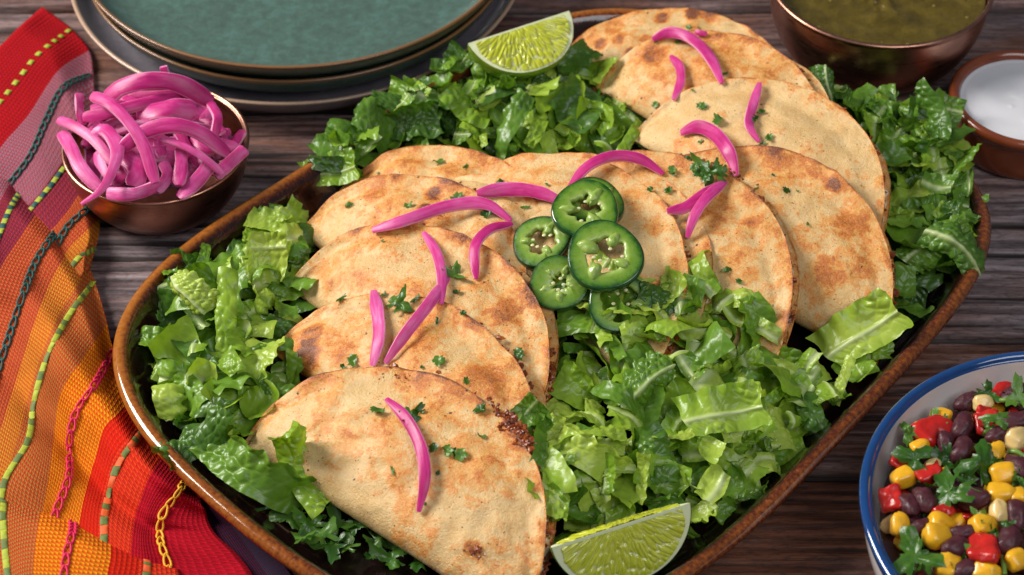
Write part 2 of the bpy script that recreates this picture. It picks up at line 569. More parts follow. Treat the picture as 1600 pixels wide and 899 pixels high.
def m_cloth():
    m, nt, b = mat('striped_woven_cotton')
    uvn = nd(nt, 'ShaderNodeUVMap', uv_map='UVMap')
    sx = nd(nt, 'ShaderNodeSeparateXYZ'); nt.links.new(uvn.outputs[0], sx.inputs[0])
    u, vv = sx.outputs[0], sx.outputs[1]
    wn = tex(nt, uvn.outputs[0], 1.5, 3)
    uj = mth(nt, 'ADD', u, mth(nt, 'MULTIPLY', mth(nt, 'SUBTRACT', wn, 0.5), 0.06))
    un = mth(nt, 'DIVIDE', uj, 24.0)
    wa, we, p = [], [], 0.0
    for e, a, c in STRIPES:
        wa.append((p / 24, a)); we.append((p / 24, c)); p = e
    A = ramp(nt, un, wa, 'CONSTANT'); B = ramp(nt, un, we, 'CONSTANT')
    f = 2 * math.pi / 0.235
    # plain weave: warp over weft in a checker of yarn crossings
    su = mth(nt, 'SINE', mth(nt, 'MULTIPLY', mth(nt, 'ADD', u, mth(nt, 'MULTIPLY', tex(nt, uvn.outputs[0], 2.0, 2), 0.06)), f))
    sv = mth(nt, 'SINE', mth(nt, 'MULTIPLY', mth(nt, 'ADD', vv, mth(nt, 'MULTIPLY', tex(nt, uvn.outputs[0], 2.3, 2), 0.06)), f))
    prod = mth(nt, 'MULTIPLY', su, sv)
    over = ramp(nt, mth(nt, 'ADD', mth(nt, 'MULTIPLY', prod, 0.5), 0.5), [(0.44, 0.0), (0.56, 1.0)])
    c = mixc(nt, mth(nt, 'ADD', mth(nt, 'MULTIPLY', over, 0.80), 0.0), B, A)
    yarn = nd(nt, 'ShaderNodeMapping'); yarn.inputs['Scale'].default_value = (1.2, 9, 1); nt.links.new(uvn.outputs[0], yarn.inputs[0])
    yn = tex(nt, yarn.outputs[0], 1.2, 3, 0.7)
    c = mixc(nt, mth(nt, 'MULTIPLY', ramp(nt, yn, [(0.5, 0.0), (0.72, 1.0)]), 0.35), c, B)
    cav = mth(nt, 'ABSOLUTE', prod)
    c = mixc(nt, mth(nt, 'MULTIPLY', tex(nt, yarn.outputs[0], 3.0, 2, .7), 0.5), c, mixc(nt, 1.0, c, (.62, .5, .5), 'MULTIPLY'))
    c = mixc(nt, mth(nt, 'MULTIPLY', ramp(nt, cav, [(0.0, 1.0), (0.30, 0.0)]), 0.42), c, mixc(nt, 0.75, B, (0.01, 0.005, 0.005)))
    setp(nt, b, Base_Color=c, Roughness=0.85)
    b.inputs['Specular IOR Level'].default_value = 0.08
    bump(nt, b, mth(nt, 'ADD', cav, mth(nt, 'MULTIPLY', yn, 0.4)), 0.6, 0.06)
    return m


WOOD, GLAZE, TORT, FILL, CRISP = m_wood(), m_glaze(), m_tortilla(), m_filling(), m_crisp()
LET, HERB, ONI, COP, CLOTH = m_lettuce(), m_herb(), m_onion(), m_copper(), m_cloth()

# ------------------------------------------------------------------ table of rough planks
def build_table():
    t = thing('wooden_table', (0, 0, 0), 'rustic table top of weathered grey brown planks under all the dishes', 'table')
    rnd = random.Random(4)
    edges = [-62, -51, -41.5, -31, -21.6, -12.6, -3.6, 5.2, 14.6, 24.0, 33.5, 45, 58, 72, 90]
    tones = [0.1, 0.1, 0.0, -0.35, -0.25, 0.25, 0.80, 0.55, 0.35, 0.40, 0.45, 0.6, 0.5, 0.6]
    for k in range(len(edges) - 1):
        y0, y1 = edges[k] + 0.07, edges[k + 1] - 0.07
        near = -35 < y0 < 40
        nx, ny = (150, 170) if near else (30, 24)
        xs = np.linspace(-75, 75, nx) if not near else np.linspace(-48, 48, nx)
        ys = np.linspace(y0, y1, ny)
        X, Y = np.meshgrid(xs, ys, indexing='ij')
        bend = 0.35 * noise(np.stack([X * 0.05, Y * 0.0 + k * 7], -1), 1, 31) + 0.12 * noise(np.stack([X * .2, Y * .3], -1), 1, 5)
        G = np.stack([X * 0.02 + k * 9, (Y + bend) * 1.0], -1)
        r = 0.5 + 0.5 * noise(G, 1.35, 40 + k, 3)
        r2 = 0.5 + 0.5 * noise(np.stack([X * 0.06, Y + bend], -1), 3.2, 60 + k, 2)
        rel = np.clip(0.62 * r + 0.38 * r2, 0, 1)
        rdg = 0.5 + 0.5 * np.sin((Y + bend * 1.5 + .35 * noise(np.stack([X * .03, Y * .4 + k], -1), 1, 77)) * 2 * math.pi / 1.05)
        rel = np.clip(rel * (.72 if k == 6 else .95) + (.34 if k == 6 else .08) * rdg * (0.4 + .6 * (0.5 + 0.5 * noise(np.stack([X * .02, Y * .12 + k], -1), 1, 78))), 0, 1)
        Z = (rel - 0.75) * 0.50
        d = np.minimum(Y - y0, y1 - Y)
        rag = 0.12 * noise(np.stack([X * 0.35, Y * 0.0 + (Y > (y0 + y1) / 2) * 20 + k], -1), 1, 90, 3)
        ed = 1 - sstep(d + rag, 0.02, 0.42)
        Z = Z - 0.45 * ed
        rel = sstep(rel, 0.28, 0.55) * (1 - ed)
        top = np.stack([X, Y, Z], -1).reshape(-1, 3)
        ring = np.r_[np.arange(nx) * ny, (nx - 1) * ny + np.arange(1, ny), (np.arange(nx - 1)[::-1]) * ny + ny - 1, np.arange(1, ny - 1)[::-1]]
        low = top[ring].copy(); low[:, 2] = -2.6
        n0 = len(top); m = len(ring)
        F = grid_faces(nx, ny)[:, ::-1].tolist()
        F = [f[::-1] for f in F]
        for i in range(m):
            j = (i + 1) % m
            F.append([int(ring[i]), int(n0 + i), int(n0 + j), int(ring[j])])
        V = np.vstack([top, low])
        if not near:
            V[:, 0] *= 1.0
        part('plank', t, V, F, WOOD, attrs=dict(tone=np.full(len(V), tones[k]), relief=np.r_[rel.ravel(), np.zeros(m)]))
    # a dark underside closes the gaps between the planks
    V = [(-75, -62, -3), (75, -62, -3), (75, 90, -3), (-75, 90, -3)]
    part('under_board', t, V, [[0, 1, 2, 3]], simple('dark_timber', (0.02, 0.014, 0.012), 0.9), smooth=False)


build_table()

# ------------------------------------------------------------------ the platter
TC, TA, TB, TT, TN = np.array([2.692, -2.642]), 21.60, 16.44, 0.83492, 3.724
CORR = np.array([(-173, 1.012), (-160, .995), (-140, 1.0), (-115, 1.005), (-106, 1.02), (-90, 1.0), (-67, .975), (-51, .988), (-42, 1.0), (-32, .999), (-7, 1.004),
                 (6, .998), (43, .998), (50, 1.006), (65, .982), (81, .98), (98, .978), (116, 1.010), (123, 1.017), (128, 1.013), (135, .999), (142, .985), (148, .986), (157, .992), (172, 1.004)])


def tray_ring(off, n=220):
    a = np.linspace(0, 2 * math.pi, n, endpoint=False)
    ce, si = np.cos(a), np.sin(a)
    sa = np.sign(ce) * np.abs(ce) ** (2 / TN); sb = np.sign(si) * np.abs(si) ** (2 / TN)
    P = np.stack([TA * sa, TB * sb], -1)
    ang = np.degrees(np.arctan2(sb, sa))
    ca = np.r_[CORR[:, 0] - 360, CORR[:, 0], CORR[:, 0] + 360]; cv = np.tile(CORR[:, 1], 3)
    g = np.exp(-0.5 * (np.arange(-12, 13) / 5.) ** 2); g /= g.sum()
    fa = np.arange(-400, 401, 1.); fv = np.convolve(np.interp(fa, ca, cv), g, 'same')
    P = P * np.interp(ang, fa, fv)[:, None]
    # resample evenly, then offset inwards along the normal
    Q = np.vstack([P, P[:1]]); L = np.r_[0, np.cumsum(np.linalg.norm(np.diff(Q, axis=0), axis=1))]
    t = np.linspace(0, L[-1], n, endpoint=False)
    P = np.stack([np.interp(t, L, Q[:, 0]), np.interp(t, L, Q[:, 1])], -1)
    T = np.roll(P, -1, 0) - np.roll(P, 1, 0); T /= np.linalg.norm(T, axis=1)[:, None]
    N = np.stack([-T[:, 1], T[:, 0]], -1)
    P = P + N * off
    c, s = math.cos(TT), math.sin(TT)
    return np.stack([P[:, 0] * c - P[:, 1] * s, P[:, 0] * s + P[:, 1] * c], -1) + TC, t


def build_tray():
    prof = [  # inward offset, z, thinness of glaze
        (3.6, 0.25, .1), (3.2, 0.0, .1), (2.9, 0.05, .2), (2.3, 0.45, .3), (1.5, 1.1, .42), (0.8, 1.85, .5), (0.25, 2.45, .62), (0.02, 2.75, .72),
        (0.0, 2.95, .86), (0.08, 3.12, .95), (0.26, 3.22, .95), (0.46, 3.24, .86), (0.62, 3.18, .68), (0.78, 3.02, .46), (0.94, 2.78, .30), (1.1, 2.5, .2),
        (1.35, 2.05, .12), (1.7, 1.62, .08), (2.1, 1.25, .06), (2.7, 1.02, .02), (3.6, .93, 0), (5.5, .9, 0), (8, .9, 0), (11, .9, 0), (14, .9, 0), (16.0, .9, 0)]
    n = 260
    rows, thin, along, pr = [], [], [], []
    c2 = TC
    for k, (o, z, e) in enumerate(prof):
        if o <= 6:
            P, t = tray_ring(o, n)
        else:
            P6, t = tray_ring(6, n); f = 1 - (o - 6) / 10.2
            P = c2 + (P6 - c2) * f
        zz = z + 0.05 * noise(P, 0.12, 3) * (z > 2)
        rows.append(np.c_[P, np.broadcast_to(zz, (n,))]); thin.append(np.full(n, e)); along.append(t); pr.append(np.full(n, k))
    V = np.stack(rows, 1).reshape(-1, 3)
    F = grid_faces(n, len(prof), wrap_n=True).tolist()
    A = dict(thin=np.stack(thin, 1).ravel(), along=np.stack(along, 1).ravel(), prof=np.stack(pr, 1).ravel())
    A['side_tone'] = 0.30 * sstep(V[:, 0] * .75 - V[:, 1] * .66, -8, 14) + 0.04  # glaze gets darker towards the right and front of the platter
    t = thing('serving_platter', (TC[0], TC[1], 0), 'large rounded rectangular brown glazed platter with amber rim holding the quesadillas', 'platter')
    part('platter_body', t, V, F, GLAZE, attrs=A)
    BVH_STORE.append((V, F))


build_tray()


# ------------------------------------------------------------------ the folded napkin
# Every sheet: for each thread line (a fixed distance u across the stripes, in cm) its run on the table,
# surveyed as image points; zf gives the height of the folds.
def sheet(curves, zf, nu=70, nv=110, name='cloth', back=True):
    us = np.array([c[0] for c in curves])
    rows = []
    for u, pts in curves:
        P = np.array([np.r_[at(x, y, 0.6)[:2]] for x, y in pts])
        rows.append(spline(P, nv))
    Rw = np.array(rows)
    uu = np.linspace(us[0], us[-1], nu)
    G = np.zeros((nu, nv, 2))
    for j in range(nv):
        G[:, j] = spline_at(us, Rw[:, j], uu)
    dl = np.r_[0, np.cumsum(np.linalg.norm(np.diff(G[nu // 2], axis=0), axis=1))]
    U, Vv = np.meshgrid(uu, dl, indexing='ij')
    Vl = np.concatenate([np.zeros((nu, 1)), np.cumsum(np.linalg.norm(np.diff(G, axis=1), axis=-1), 1)], 1)
    Z = zf(U, Vv, G)
    # shift so that the raised point still lies on the same line of sight as surveyed
    P3 = np.concatenate([G, np.full(Z.shape + (1,), 0.6)], -1)
    D = CAM - P3
    P3 = P3 + D * ((Z - 0.6) / D[..., 2])[..., None]
    V = P3.reshape(-1, 3)
    F = grid_faces(nu, nv)
    uv = np.stack([U, Vl], -1).reshape(-1, 2)
    return V, F, uv, (uu, dl, P3)


def spline_at(x, Y, q):
    k = np.clip(np.searchsorted(x, q, side='right') - 1, 0, len(x) - 2)
    m = np.zeros_like(Y)
    m[1:-1] = (Y[2:] - Y[:-2]) / (x[2:] - x[:-2])[:, None]
    m[0] = (Y[1] - Y[0]) / (x[1] - x[0]); m[-1] = (Y[-1] - Y[-2]) / (x[-1] - x[-2])
    h = (x[k + 1] - x[k])[:, None]; s = ((q - x[k]) / h[:, 0])[:, None]
    return ((2 * s**3 - 3 * s**2 + 1) * Y[k] + (s**3 - 2 * s**2 + s) * h * m[k]
            + (-2 * s**3 + 3 * s**2) * Y[k + 1] + (s**3 - s**2) * h * m[k + 1])


SA = [(0.0, [(66, 11), (30, 42), (0, 72), (-60, 125), (-120, 180)]),
      (0.5, [(90, 28), (45, 60), (5, 100), (-55, 155), (-110, 210)]),
      (1.3, [(112, 45), (60, 85), (28, 125), (0, 160), (-60, 230)]),
      (2.2, [(139, 77), (92, 108), (42, 180), (0, 228), (-50, 300)]),
      (3.4, [(146, 116), (102, 135), (74, 185), (47, 245), (5, 300)]),
      (4.35, [(149, 172), (118, 212), (92, 258), (62, 300), (20, 345)]),
      (5.2, [(151, 228), (108, 255), (78, 292), (50, 325), (15, 365)]),
      (6.0, [(154, 272), (128, 298), (102, 335), (75, 365), (35, 405)]),
      (7.0, [(155, 315), (131, 332), (106, 355), (85, 388), (50, 425)]),
      (8.0, [(156, 352), (140, 368), (120, 388), (100, 410), (65, 445)]),
      (9.2, [(150, 387), (137, 395), (124, 402), (105, 425), (75, 455)]),
      (10.2, [(140, 418), (130, 428), (120, 438), (105, 450), (80, 470)])]
SB = [(2.4, [(-40, 238), (-70, 300), (-120, 420), (-160, 560), (-200, 800)]),
      (3.4, [(0, 246), (-30, 300), (-80, 420), (-120, 560), (-180, 800)]),
      (4.35, [(28, 260), (-10, 330), (-60, 440), (-100, 580), (-150, 800)]),
      (5.2, [(50, 284), (25, 310), (0, 364), (-40, 470), (-75, 600), (-120, 800)]),
      (6.0, [(69, 314), (34, 367), (0, 420), (-35, 510), (-62, 620), (-95, 800)]),
      (7.0, [(99, 346), (56, 410), (30, 480), (5, 556), (-25, 650), (-65, 800)]),
      (7.7, [(116, 380), (85, 430), (56, 500), (32, 575), (5, 660), (-40, 810)]),
      (8.6, [(138, 415), (98, 475), (68, 540), (46, 605), (24, 690), (-10, 830)]),
      (9.2, [(148, 438), (105, 497), (71, 565), (52, 635), (43, 690), (6, 755), (-2, 850)]),
      (10.5, [(166, 498), (128, 550), (92, 606), (79, 684), (70, 745), (52, 850)]),
      (11.6, [(178, 545), (148, 600), (117, 650), (108, 705), (106, 750), (84, 812), (76, 870)]),
      (12.6, [(214, 600), (186, 640), (162, 665), (148, 711), (132, 767), (122, 815), (112, 890)]),
      (13.5, [(240, 655), (210, 690), (184, 728), (172, 765), (163, 808), (162, 845), (152, 905)]),
      (14.2, [(262, 700), (234, 738), (214, 790), (205, 828), (200, 870), (190, 920)]),
      (15.4, [(298, 740), (274, 776), (254, 805), (250, 845), (262, 885), (262, 930)]),
      (16.5, [(310, 765), (318, 795), (335, 832), (372, 868), (395, 900), (408, 940)])]
SC = [(7.8, [(-50, 738), (-52, 775), (-48, 840), (-45, 930)]),
      (8.6, [(-16, 745), (-18, 780), (-12, 850), (-8, 935)]),
      (9.2, [(9, 757), (5, 795), (7, 850), (16, 940)]),
      (10.5, [(58, 776), (52, 810), (46, 860), (42, 945)]),
      (11.6, [(112, 806), (113, 830), (104, 870), (95, 950)]),
      (12.6, [(168, 838), (170, 862), (162, 905), (150, 960)]),
      (13.5, [(228, 862), (230, 886), (224, 925), (215, 970)]),
      (14.3, [(278, 878), (282, 905), (276, 940), (265, 980)])]
SD = [(16.7, [(245, 700), (262, 760), (290, 840), (330, 930)]),
      (18.6, [(300, 730), (330, 790), (370, 850), (420, 925)]),
      (20.5, [(350, 760), (385, 810), (430, 865), (480, 930)])]


def zA(U, Vv, G):
    n = noise(G, 0.22, 12, 2)
    return 0.35 + 1.0 * sstep(Vv, 0, 1.6) + 0.25 * n - 0.5 * sstep(Vv, 5, 9) - 0.15 * sstep(U, 3, 8)


def zB(U, Vv, G):
    n = noise(G, 0.20, 15, 2); n2 = noise(G, 0.55, 18, 2)
    e = sstep(Vv, 0, 1.7)
    base = 0.25 + 1.75 * e * (1 - 0.45 * sstep(U, 9, 13))
    low = sstep(U, 10.0, 12.2) * (1 - sstep(Vv, 0, 4.0)) * 0.75         # slips under the platter rim
    r = sstep(U, 14.6, 16.5)
    ridge = 0.75 * np.exp(-((Vv - 6.5 + 0.25 * U) / 1.1) ** 2) - 0.65 * np.exp(-((Vv - 10.2 + .1 * U) / 1.2) ** 2)
    return np.maximum(base + 0.28 * n + 0.10 * n2 + ridge * 1.0 - low - 0.7 * r, 0.48)


def zC(U, Vv, G):
    n = noise(G, 0.3, 22, 2)
    e = sstep(Vv, 0, 1.5)
    return 0.7 + 2.0 * e + 0.18 * n - 0.9 * sstep(U, 12.2, 14.3)


def zD(U, Vv, G):
    return 0.14 + 0.10 * noise(G, 0.4, 28, 2) + 0 * U


def lift_normals(P3):
    du = np.gradient(P3, axis=0); dv = np.gradient(P3, axis=1)
    N = np.cross(du, dv); N /= np.linalg.norm(N, axis=-1)[..., None] + 1e-9
    N *= np.sign(N[..., 2:3] + 1e-9)
    return N


def chain_links(path, N, pitch=0.62, wid=0.24, r=0.085):
    """Chain stitch: teardrop loops lying on the cloth, each starting inside the one before."""
    L = np.r_[0, np.cumsum(np.linalg.norm(np.diff(path, axis=0), axis=1))]
    out = []
    n = int(L[-1] / pitch)
    for k in range(n):
        s0, s1 = k * pitch, (k + 1.22) * pitch
        p = np.array([np.interp(k * pitch + pitch * .65, L, path[:, i]) for i in range(3)])
        a = np.array([np.interp(s0, L, path[:, i]) for i in range(3)]); b = np.array([np.interp(min(s1, L[-1]), L, path[:, i]) for i in range(3)])
        nn = np.array([np.interp(s0, L, N[:, i]) for i in range(3)])
        d = b - a; ln = np.linalg.norm(d)
        if ln < 0.2: continue
        d /= ln; sd = np.cross(nn, d)
        t = np.linspace(0, 2 * math.pi, 15)[:-1]
        wv = wid * np.sin(t) * (0.85 - 0.30 * np.cos(t))
        C = p[None] + d[None] * (-np.cos(t)[:, None] * ln * 0.5) + sd[None] * wv[:, None] + nn[None] * (0.035 + 0.03 * np.cos(t)[:, None])
        out.append(tube(C, r, 6, closed=True))
    return out


def tube(C, r, k=6, closed=False, taper=None, flat=1.0):
    C = np.asarray(C, float); n = len(C)
    T = (np.roll(C, -1, 0) - np.roll(C, 1, 0)) if closed else np.gradient(C, axis=0)
    T /= np.linalg.norm(T, axis=1)[:, None] + 1e-9
    ref = np.array([0.1, 0.05, 1.0]); 
    B = np.cross(T, ref); B /= np.linalg.norm(B, axis=1)[:, None] + 1e-9
    Nn = np.cross(B, T)
    rr = np.full(n, r) if taper is None else r * taper
    a = np.linspace(0, 2 * math.pi, k, endpoint=False)
    V = C[:, None] + (B[:, None] * np.cos(a)[None, :, None] + Nn[:, None] * np.sin(a)[None, :, None] * flat) * rr[:, None, None]
    F = grid_faces(n, k, wrap_n=closed, wrap_m=True)
    V = V.reshape(-1, 3); F = F.tolist()
    if not closed:
        F.append(list(range(k))[::-1]); F.append(list(range((n - 1) * k, n * k)))
    return V, F


def join(parts_):
    V, F, o = [], [], 0
    for v, f in parts_:
        V.append(v); F += [[int(i) + o for i in q] for q in (f.tolist() if isinstance(f, np.ndarray) else f)]; o += len(v)
    return np.vstack(V), F


THR = dict(green=simple('dark_green_thread', (0.010, 0.075, 0.065), 0.7, ns=6, nb=.5, var=.4),
           pink=simple('hot_pink_thread', (0.66, 0.006, 0.075), 0.65, ns=6, nb=.5, var=.3),
           yellow=simple('yellow_thread', (0.85, 0.40, 0.012), 0.65, ns=6, nb=.5, var=.3),
           lime=simple('lime_thread', (0.36, 0.42, 0.03), 0.7, ns=4, nb=.5, var=.3),
           olive=simple('olive_thread', (0.12, 0.17, 0.035), 0.7, ns=4, nb=.5, var=.4),
           orange=simple('orange_thread', (0.75, 0.11, 0.02), 0.7, ns=4, nb=.5, var=.3))


def dashes(parent, path, N, mats, step, length, wid=0.3, h=0.05, phase=0.0, lab=None):
    L = np.r_[0, np.cumsum(np.linalg.norm(np.diff(path, axis=0), axis=1))]
    k = 0; s = phase
    while s + length < L[-1]:
        m = mats[k % len(mats)]; k += 1
        if m is not None:
            t = np.linspace(s, s + length, 5)
            C = np.stack([np.interp(t, L, path[:, i]) for i in range(3)], -1)
            nn = np.array([np.interp(s, L, N[:, i]) for i in range(3)])
            T = C[-1] - C[0]; T /= np.linalg.norm(T); sd = np.cross(nn, T)
            prof = np.array([(-.5, -.3), (-.42, .6), (-.15, 1), (.15, 1), (.42, .6), (.5, -.3)])
            lift = np.array([0.0, .8, 1, .8, 0.0])
            V = (C[:, None] + sd[None, None] * (prof[:, 0] * wid)[None, :, None] + nn[None, None] * (prof[:, 1][None, :, None] * h * lift[:, None, None] + .012)).reshape(-1, 3)
            part('stitch', parent, V, grid_faces(5, 6), m)
        s += step


def build_napkin():
    t = thing('cloth_napkin', (-24, -6, 0), 'rumpled napkin woven in red, orange, lavender and crimson stripes with embroidered chain stitches', 'napkin')
    sheets = {}
    Vs, Fs, UVs, o = [], [], [], 0
    for k, (cv, zf, nu, nv) in dict(a=(SA, zA, 70, 80), b=(SB, zB, 120, 160), c=(SC, zC, 60, 70), d=(SD, zD, 40, 50)).items():
        V, F, uv, info = sheet(cv, zf, nu, nv)
        sheets[k] = info
        Vs.append(V); Fs.append(F + o); UVs.append(uv + [0, {'a': 0, 'b': 40, 'c': 80, 'd': 120}[k]]); o += len(V)
        # the layer the fold rests on: a rolled hem behind the leading edge
        P3 = info[2]
    V = np.vstack(Vs); F = np.vstack(Fs); UV = np.vstack(UVs)
    # two-sided thickness
    Nn = np.vstack([lift_normals(sheets[k][2]).reshape(-1, 3) for k in 'abcd'])
    V2 = V - Nn * 0.10
    F2 = (F + len(V))[:, ::-1]
    edge = {}
    for f in F:
        for i in range(4):
            e = (int(f[i]), int(f[(i + 1) % 4])); r = (e[1], e[0])
            if r in edge: del edge[r]
            else: edge[e] = 1
    FE = [[b, a, a + len(V), b + len(V)] for a, b in edge]
    part('woven_cloth', t, np.vstack([V, V2]), F.tolist() + F2.tolist() + FE, CLOTH, uv=np.vstack([UV, UV]))

    def line(k, u, v0=0.0, v1=1e9):
        uu, dl, P3 = sheets[k]
        N = lift_normals(P3)
        f = np.interp(u, uu, np.arange(len(uu))); i = int(min(f, len(uu) - 2)); f -= i
        P = P3[i] * (1 - f) + P3[i + 1] * f; NN = N[i] * (1 - f) + N[i + 1] * f
        q = (dl >= v0) & (dl <= v1)
        return P[q] + NN[q] * 0.03, NN[q]
    for k, u, mt in (('a', 3.4, 'green'), ('a', 7.0, 'green'), ('b', 7.0, 'green'), ('b', 11.6, 'pink'), ('c', 11.6, 'pink'), ('b', 15.4, 'yellow'), ('b', 3.4, 'green')):
        P, N = line(k, u, 0.05)
        lk = chain_links(P, N, 0.66 if k != 'a' else 0.62, 0.18, 0.056)
        V, F = join(lk)
        part('chain_stitch', t, V, F, THR[mt])
    for k, u, ms, st, ln in (('a', 1.3, ['lime'], 0.92, 0.42), ('a', 5.2, ['lime', 'green'], 0.42, 0.41), ('a', 9.2, ['olive', 'lime'], 0.42, 0.41),
                             ('b', 5.2, ['lime', 'green'], 0.42, 0.41), ('b', 9.2, ['lime', 'olive', 'lime', 'lime', 'olive'], 0.55, 0.54),
                             ('b', 13.5, ['olive', 'orange'], 0.58, 0.56), ('c', 9.2, ['lime', 'olive', 'lime'], 0.55, 0.54), ('c', 13.5, ['olive', 'orange'], 0.58, 0.56)):
        P, N = line(k, u, 0.05)
        dashes(t, P, N, [THR[x] for x in ms], st, ln, wid=0.30 if u != 13.5 else 0.36)


build_napkin()

# ------------------------------------------------------------------ the quesadillas: folded half moons, r about 8 cm
# mid point of the fold (x, y), heading of the fold, radius, tilt, height of the fold, bulge
TACOS = [
    ('t12', 8.45, 12.25, -0.65, 7.5, 0.33, 1.6, .96, 'large pale quesadilla with dark char spots at the far end of the platter', 0.05),
    ('t11', 9.7, 8.4, -0.78, 7.5, 0.43, 2.5, .96, 'speckled quesadilla under two onion slivers, second from the far end of the platter', 0.12),
    ('t10', 11.72, 3.0, -0.82, 7.9, 0.44, 3.0, .97, 'palest unbrowned quesadilla with a thin golden rim', -0.12),
    ('t9', 11.1, -2.6, -0.64, 8.1, 0.46, 2.3, 1.0, 'quesadilla with brown patches nearest the lettuce on the right rim', 0.10),
    ('t8', 5.9, -3.3, -0.76, 8.4, 0.48, 2.3, 1.0, 'quesadilla with a bubbled lower corner right of the split onion sliver', 0.08),
    ('t7', 2.2, -2.5, -0.96, 8.24, 0.42, 2.2, .99, 'thin quesadilla mostly hidden behind the one carrying jalapeno slices', 0.02),
    ('t6', 1.17, -2.84, -1.0, 8.36, 0.34, 2.9, .92, 'quesadilla carrying the overlapping jalapeno slices', 0.02),
    ('t5', -4.83, 0.11, -0.84, 7.16, 0.36, 1.7, .99, 'golden quesadilla at the back of the left row beside the upper lettuce', 0.14),
    ('t4', -6.04, -2.91, -0.78, 7.3, 0.42, 2.0, .98, 'quesadilla with a burnt crusty seam below the long onion sliver', 0.13),
    ('t4b', -4.16, -2.3, -1.65, 6.6, 0.15, 3.1, 1.04, 'small pale quesadilla tucked left of the jalapeno slices', 0.03),
    ('t3', -5.6, -7.58, -0.75, 8.13, 0.40, 2.3, .90, 'third quesadilla from the front with a toasted brown right flank', 0.13),
    ('t2', -6.15, -12.03, -0.77, 8.03, 0.36, 2.1, .89, 'second quesadilla from the front with a deep brown left corner', 0.13),
    ('t1', -6.31, -17.81, -0.67, 8.4, 0.42, 2.0, .95, 'frontmost and largest quesadilla, golden with a burnt knob on its rim', 0.09)]
SPOTS = {  # px, py, radius cm, strength: the browned and burnt places
    't1': [(800, 664, .75, .42), (825, 690, .5, .42), (740, 857, .5, .55), (640, 590, 1.0, .25), (530, 690, 1.6, .16), (600, 740, 1.4, .14), (690, 640, 1.0, .14), (735, 735, 1.6, .12), (800, 800, 1.5, -.1), (440, 690, 2.2, -.25), (560, 800, 2.2, -.2), (480, 760, 2, -.2), (555, 612, .8, -.2), (720, 820, 1.6, -.12)],
    't2': [(475, 560, 1.1, .45), (490, 520, .9, .3), (540, 545, 1, .2), (640, 530, 1.1, .25), (770, 590, .5, .2), (700, 560, 1.5, -.12), (600, 500, .9, -.2)],
    't3': [(790, 490, 1.1, .35), (765, 500, 1.0, .2), (830, 460, 1.0, .2), (850, 560, .9, .18), (560, 440, .7, .22), (640, 450, .9, .2), (520, 450, .8, .12), (720, 370, .7, .3), (600, 400, 1.5, -.15), (700, 410, 1.3, -.12)],
    't4': [(585, 300, .9, .35), (600, 330, .9, .22), (680, 300, .5, .6), (668, 325, .4, .8), (655, 350, .45, .8), (500, 340, .7, .2), (540, 360, 1, -.15)],
    't4b': [(760, 400, 1.0, .2), (800, 460, .8, .35), (720, 340, 1.0, -.1), (830, 380, .8, -.1)],
    't5': [(570, 265, .9, .25), (760, 245, 1.1, .2), (640, 262, .8, .2), (690, 240, 1, -.15)],
    't6': [(1023, 355, .7, .4), (1055, 410, .6, .35), (1025, 450, .7, .4), (1048, 465, .5, .4), (1030, 490, .6, .35), (850, 265, .7, .22), (985, 300, .7, .3), (1000, 400, 1.5, -.25), (930, 275, 1, -.15), (1060, 450, .8, .1)],
    't7': [(1090, 400, .5, .2), (1000, 262, .8, .2)],
    't8': [(1117, 350, .7, .22), (1145, 400, .9, .22), (1175, 345, .7, .28), (1175, 430, .7, .3), (1190, 470, .8, .2), (1100, 330, .5, .2), (1180, 300, 1, .12), (1210, 470, 1.2, -.12), (1120, 440, 1.2, -.15)],
    't9': [(1300, 288, .6, .6), (1330, 350, 1.2, .38), (1295, 425, 1.1, .34), (1345, 418, .8, .3), (1210, 245, 1, .2), (1265, 260, .7, .25), (1290, 345, .6, .15), (1280, 460, .8, .15), (1330, 480, 1.3, -.18), (1240, 320, 1.3, -.1)],
    't10': [(1060, 225, .9, .25), (1200, 200, 3, -.12), (1100, 170, 1.6, -.12)],
    't11': [(1020, 85, 1.0, .5), (1075, 150, .9, .3), (1150, 90, 1.4, .12), (1000, 125, 1.1, -.1), (1140, 75, .9, .1)],
    't12': [(1035, 30, .55, .75), (1080, 22, .6, .6), (1110, 25, .5, .55), (965, 60, .6, .5), (985, 82, .5, .75), (940, 67, .5, .6), (958, 45, .8, .35), (1010, 60, .5, .5), (1200, 83, .5, .5), (1130, 45, 1.4, -.1)]}
TSURF = {}


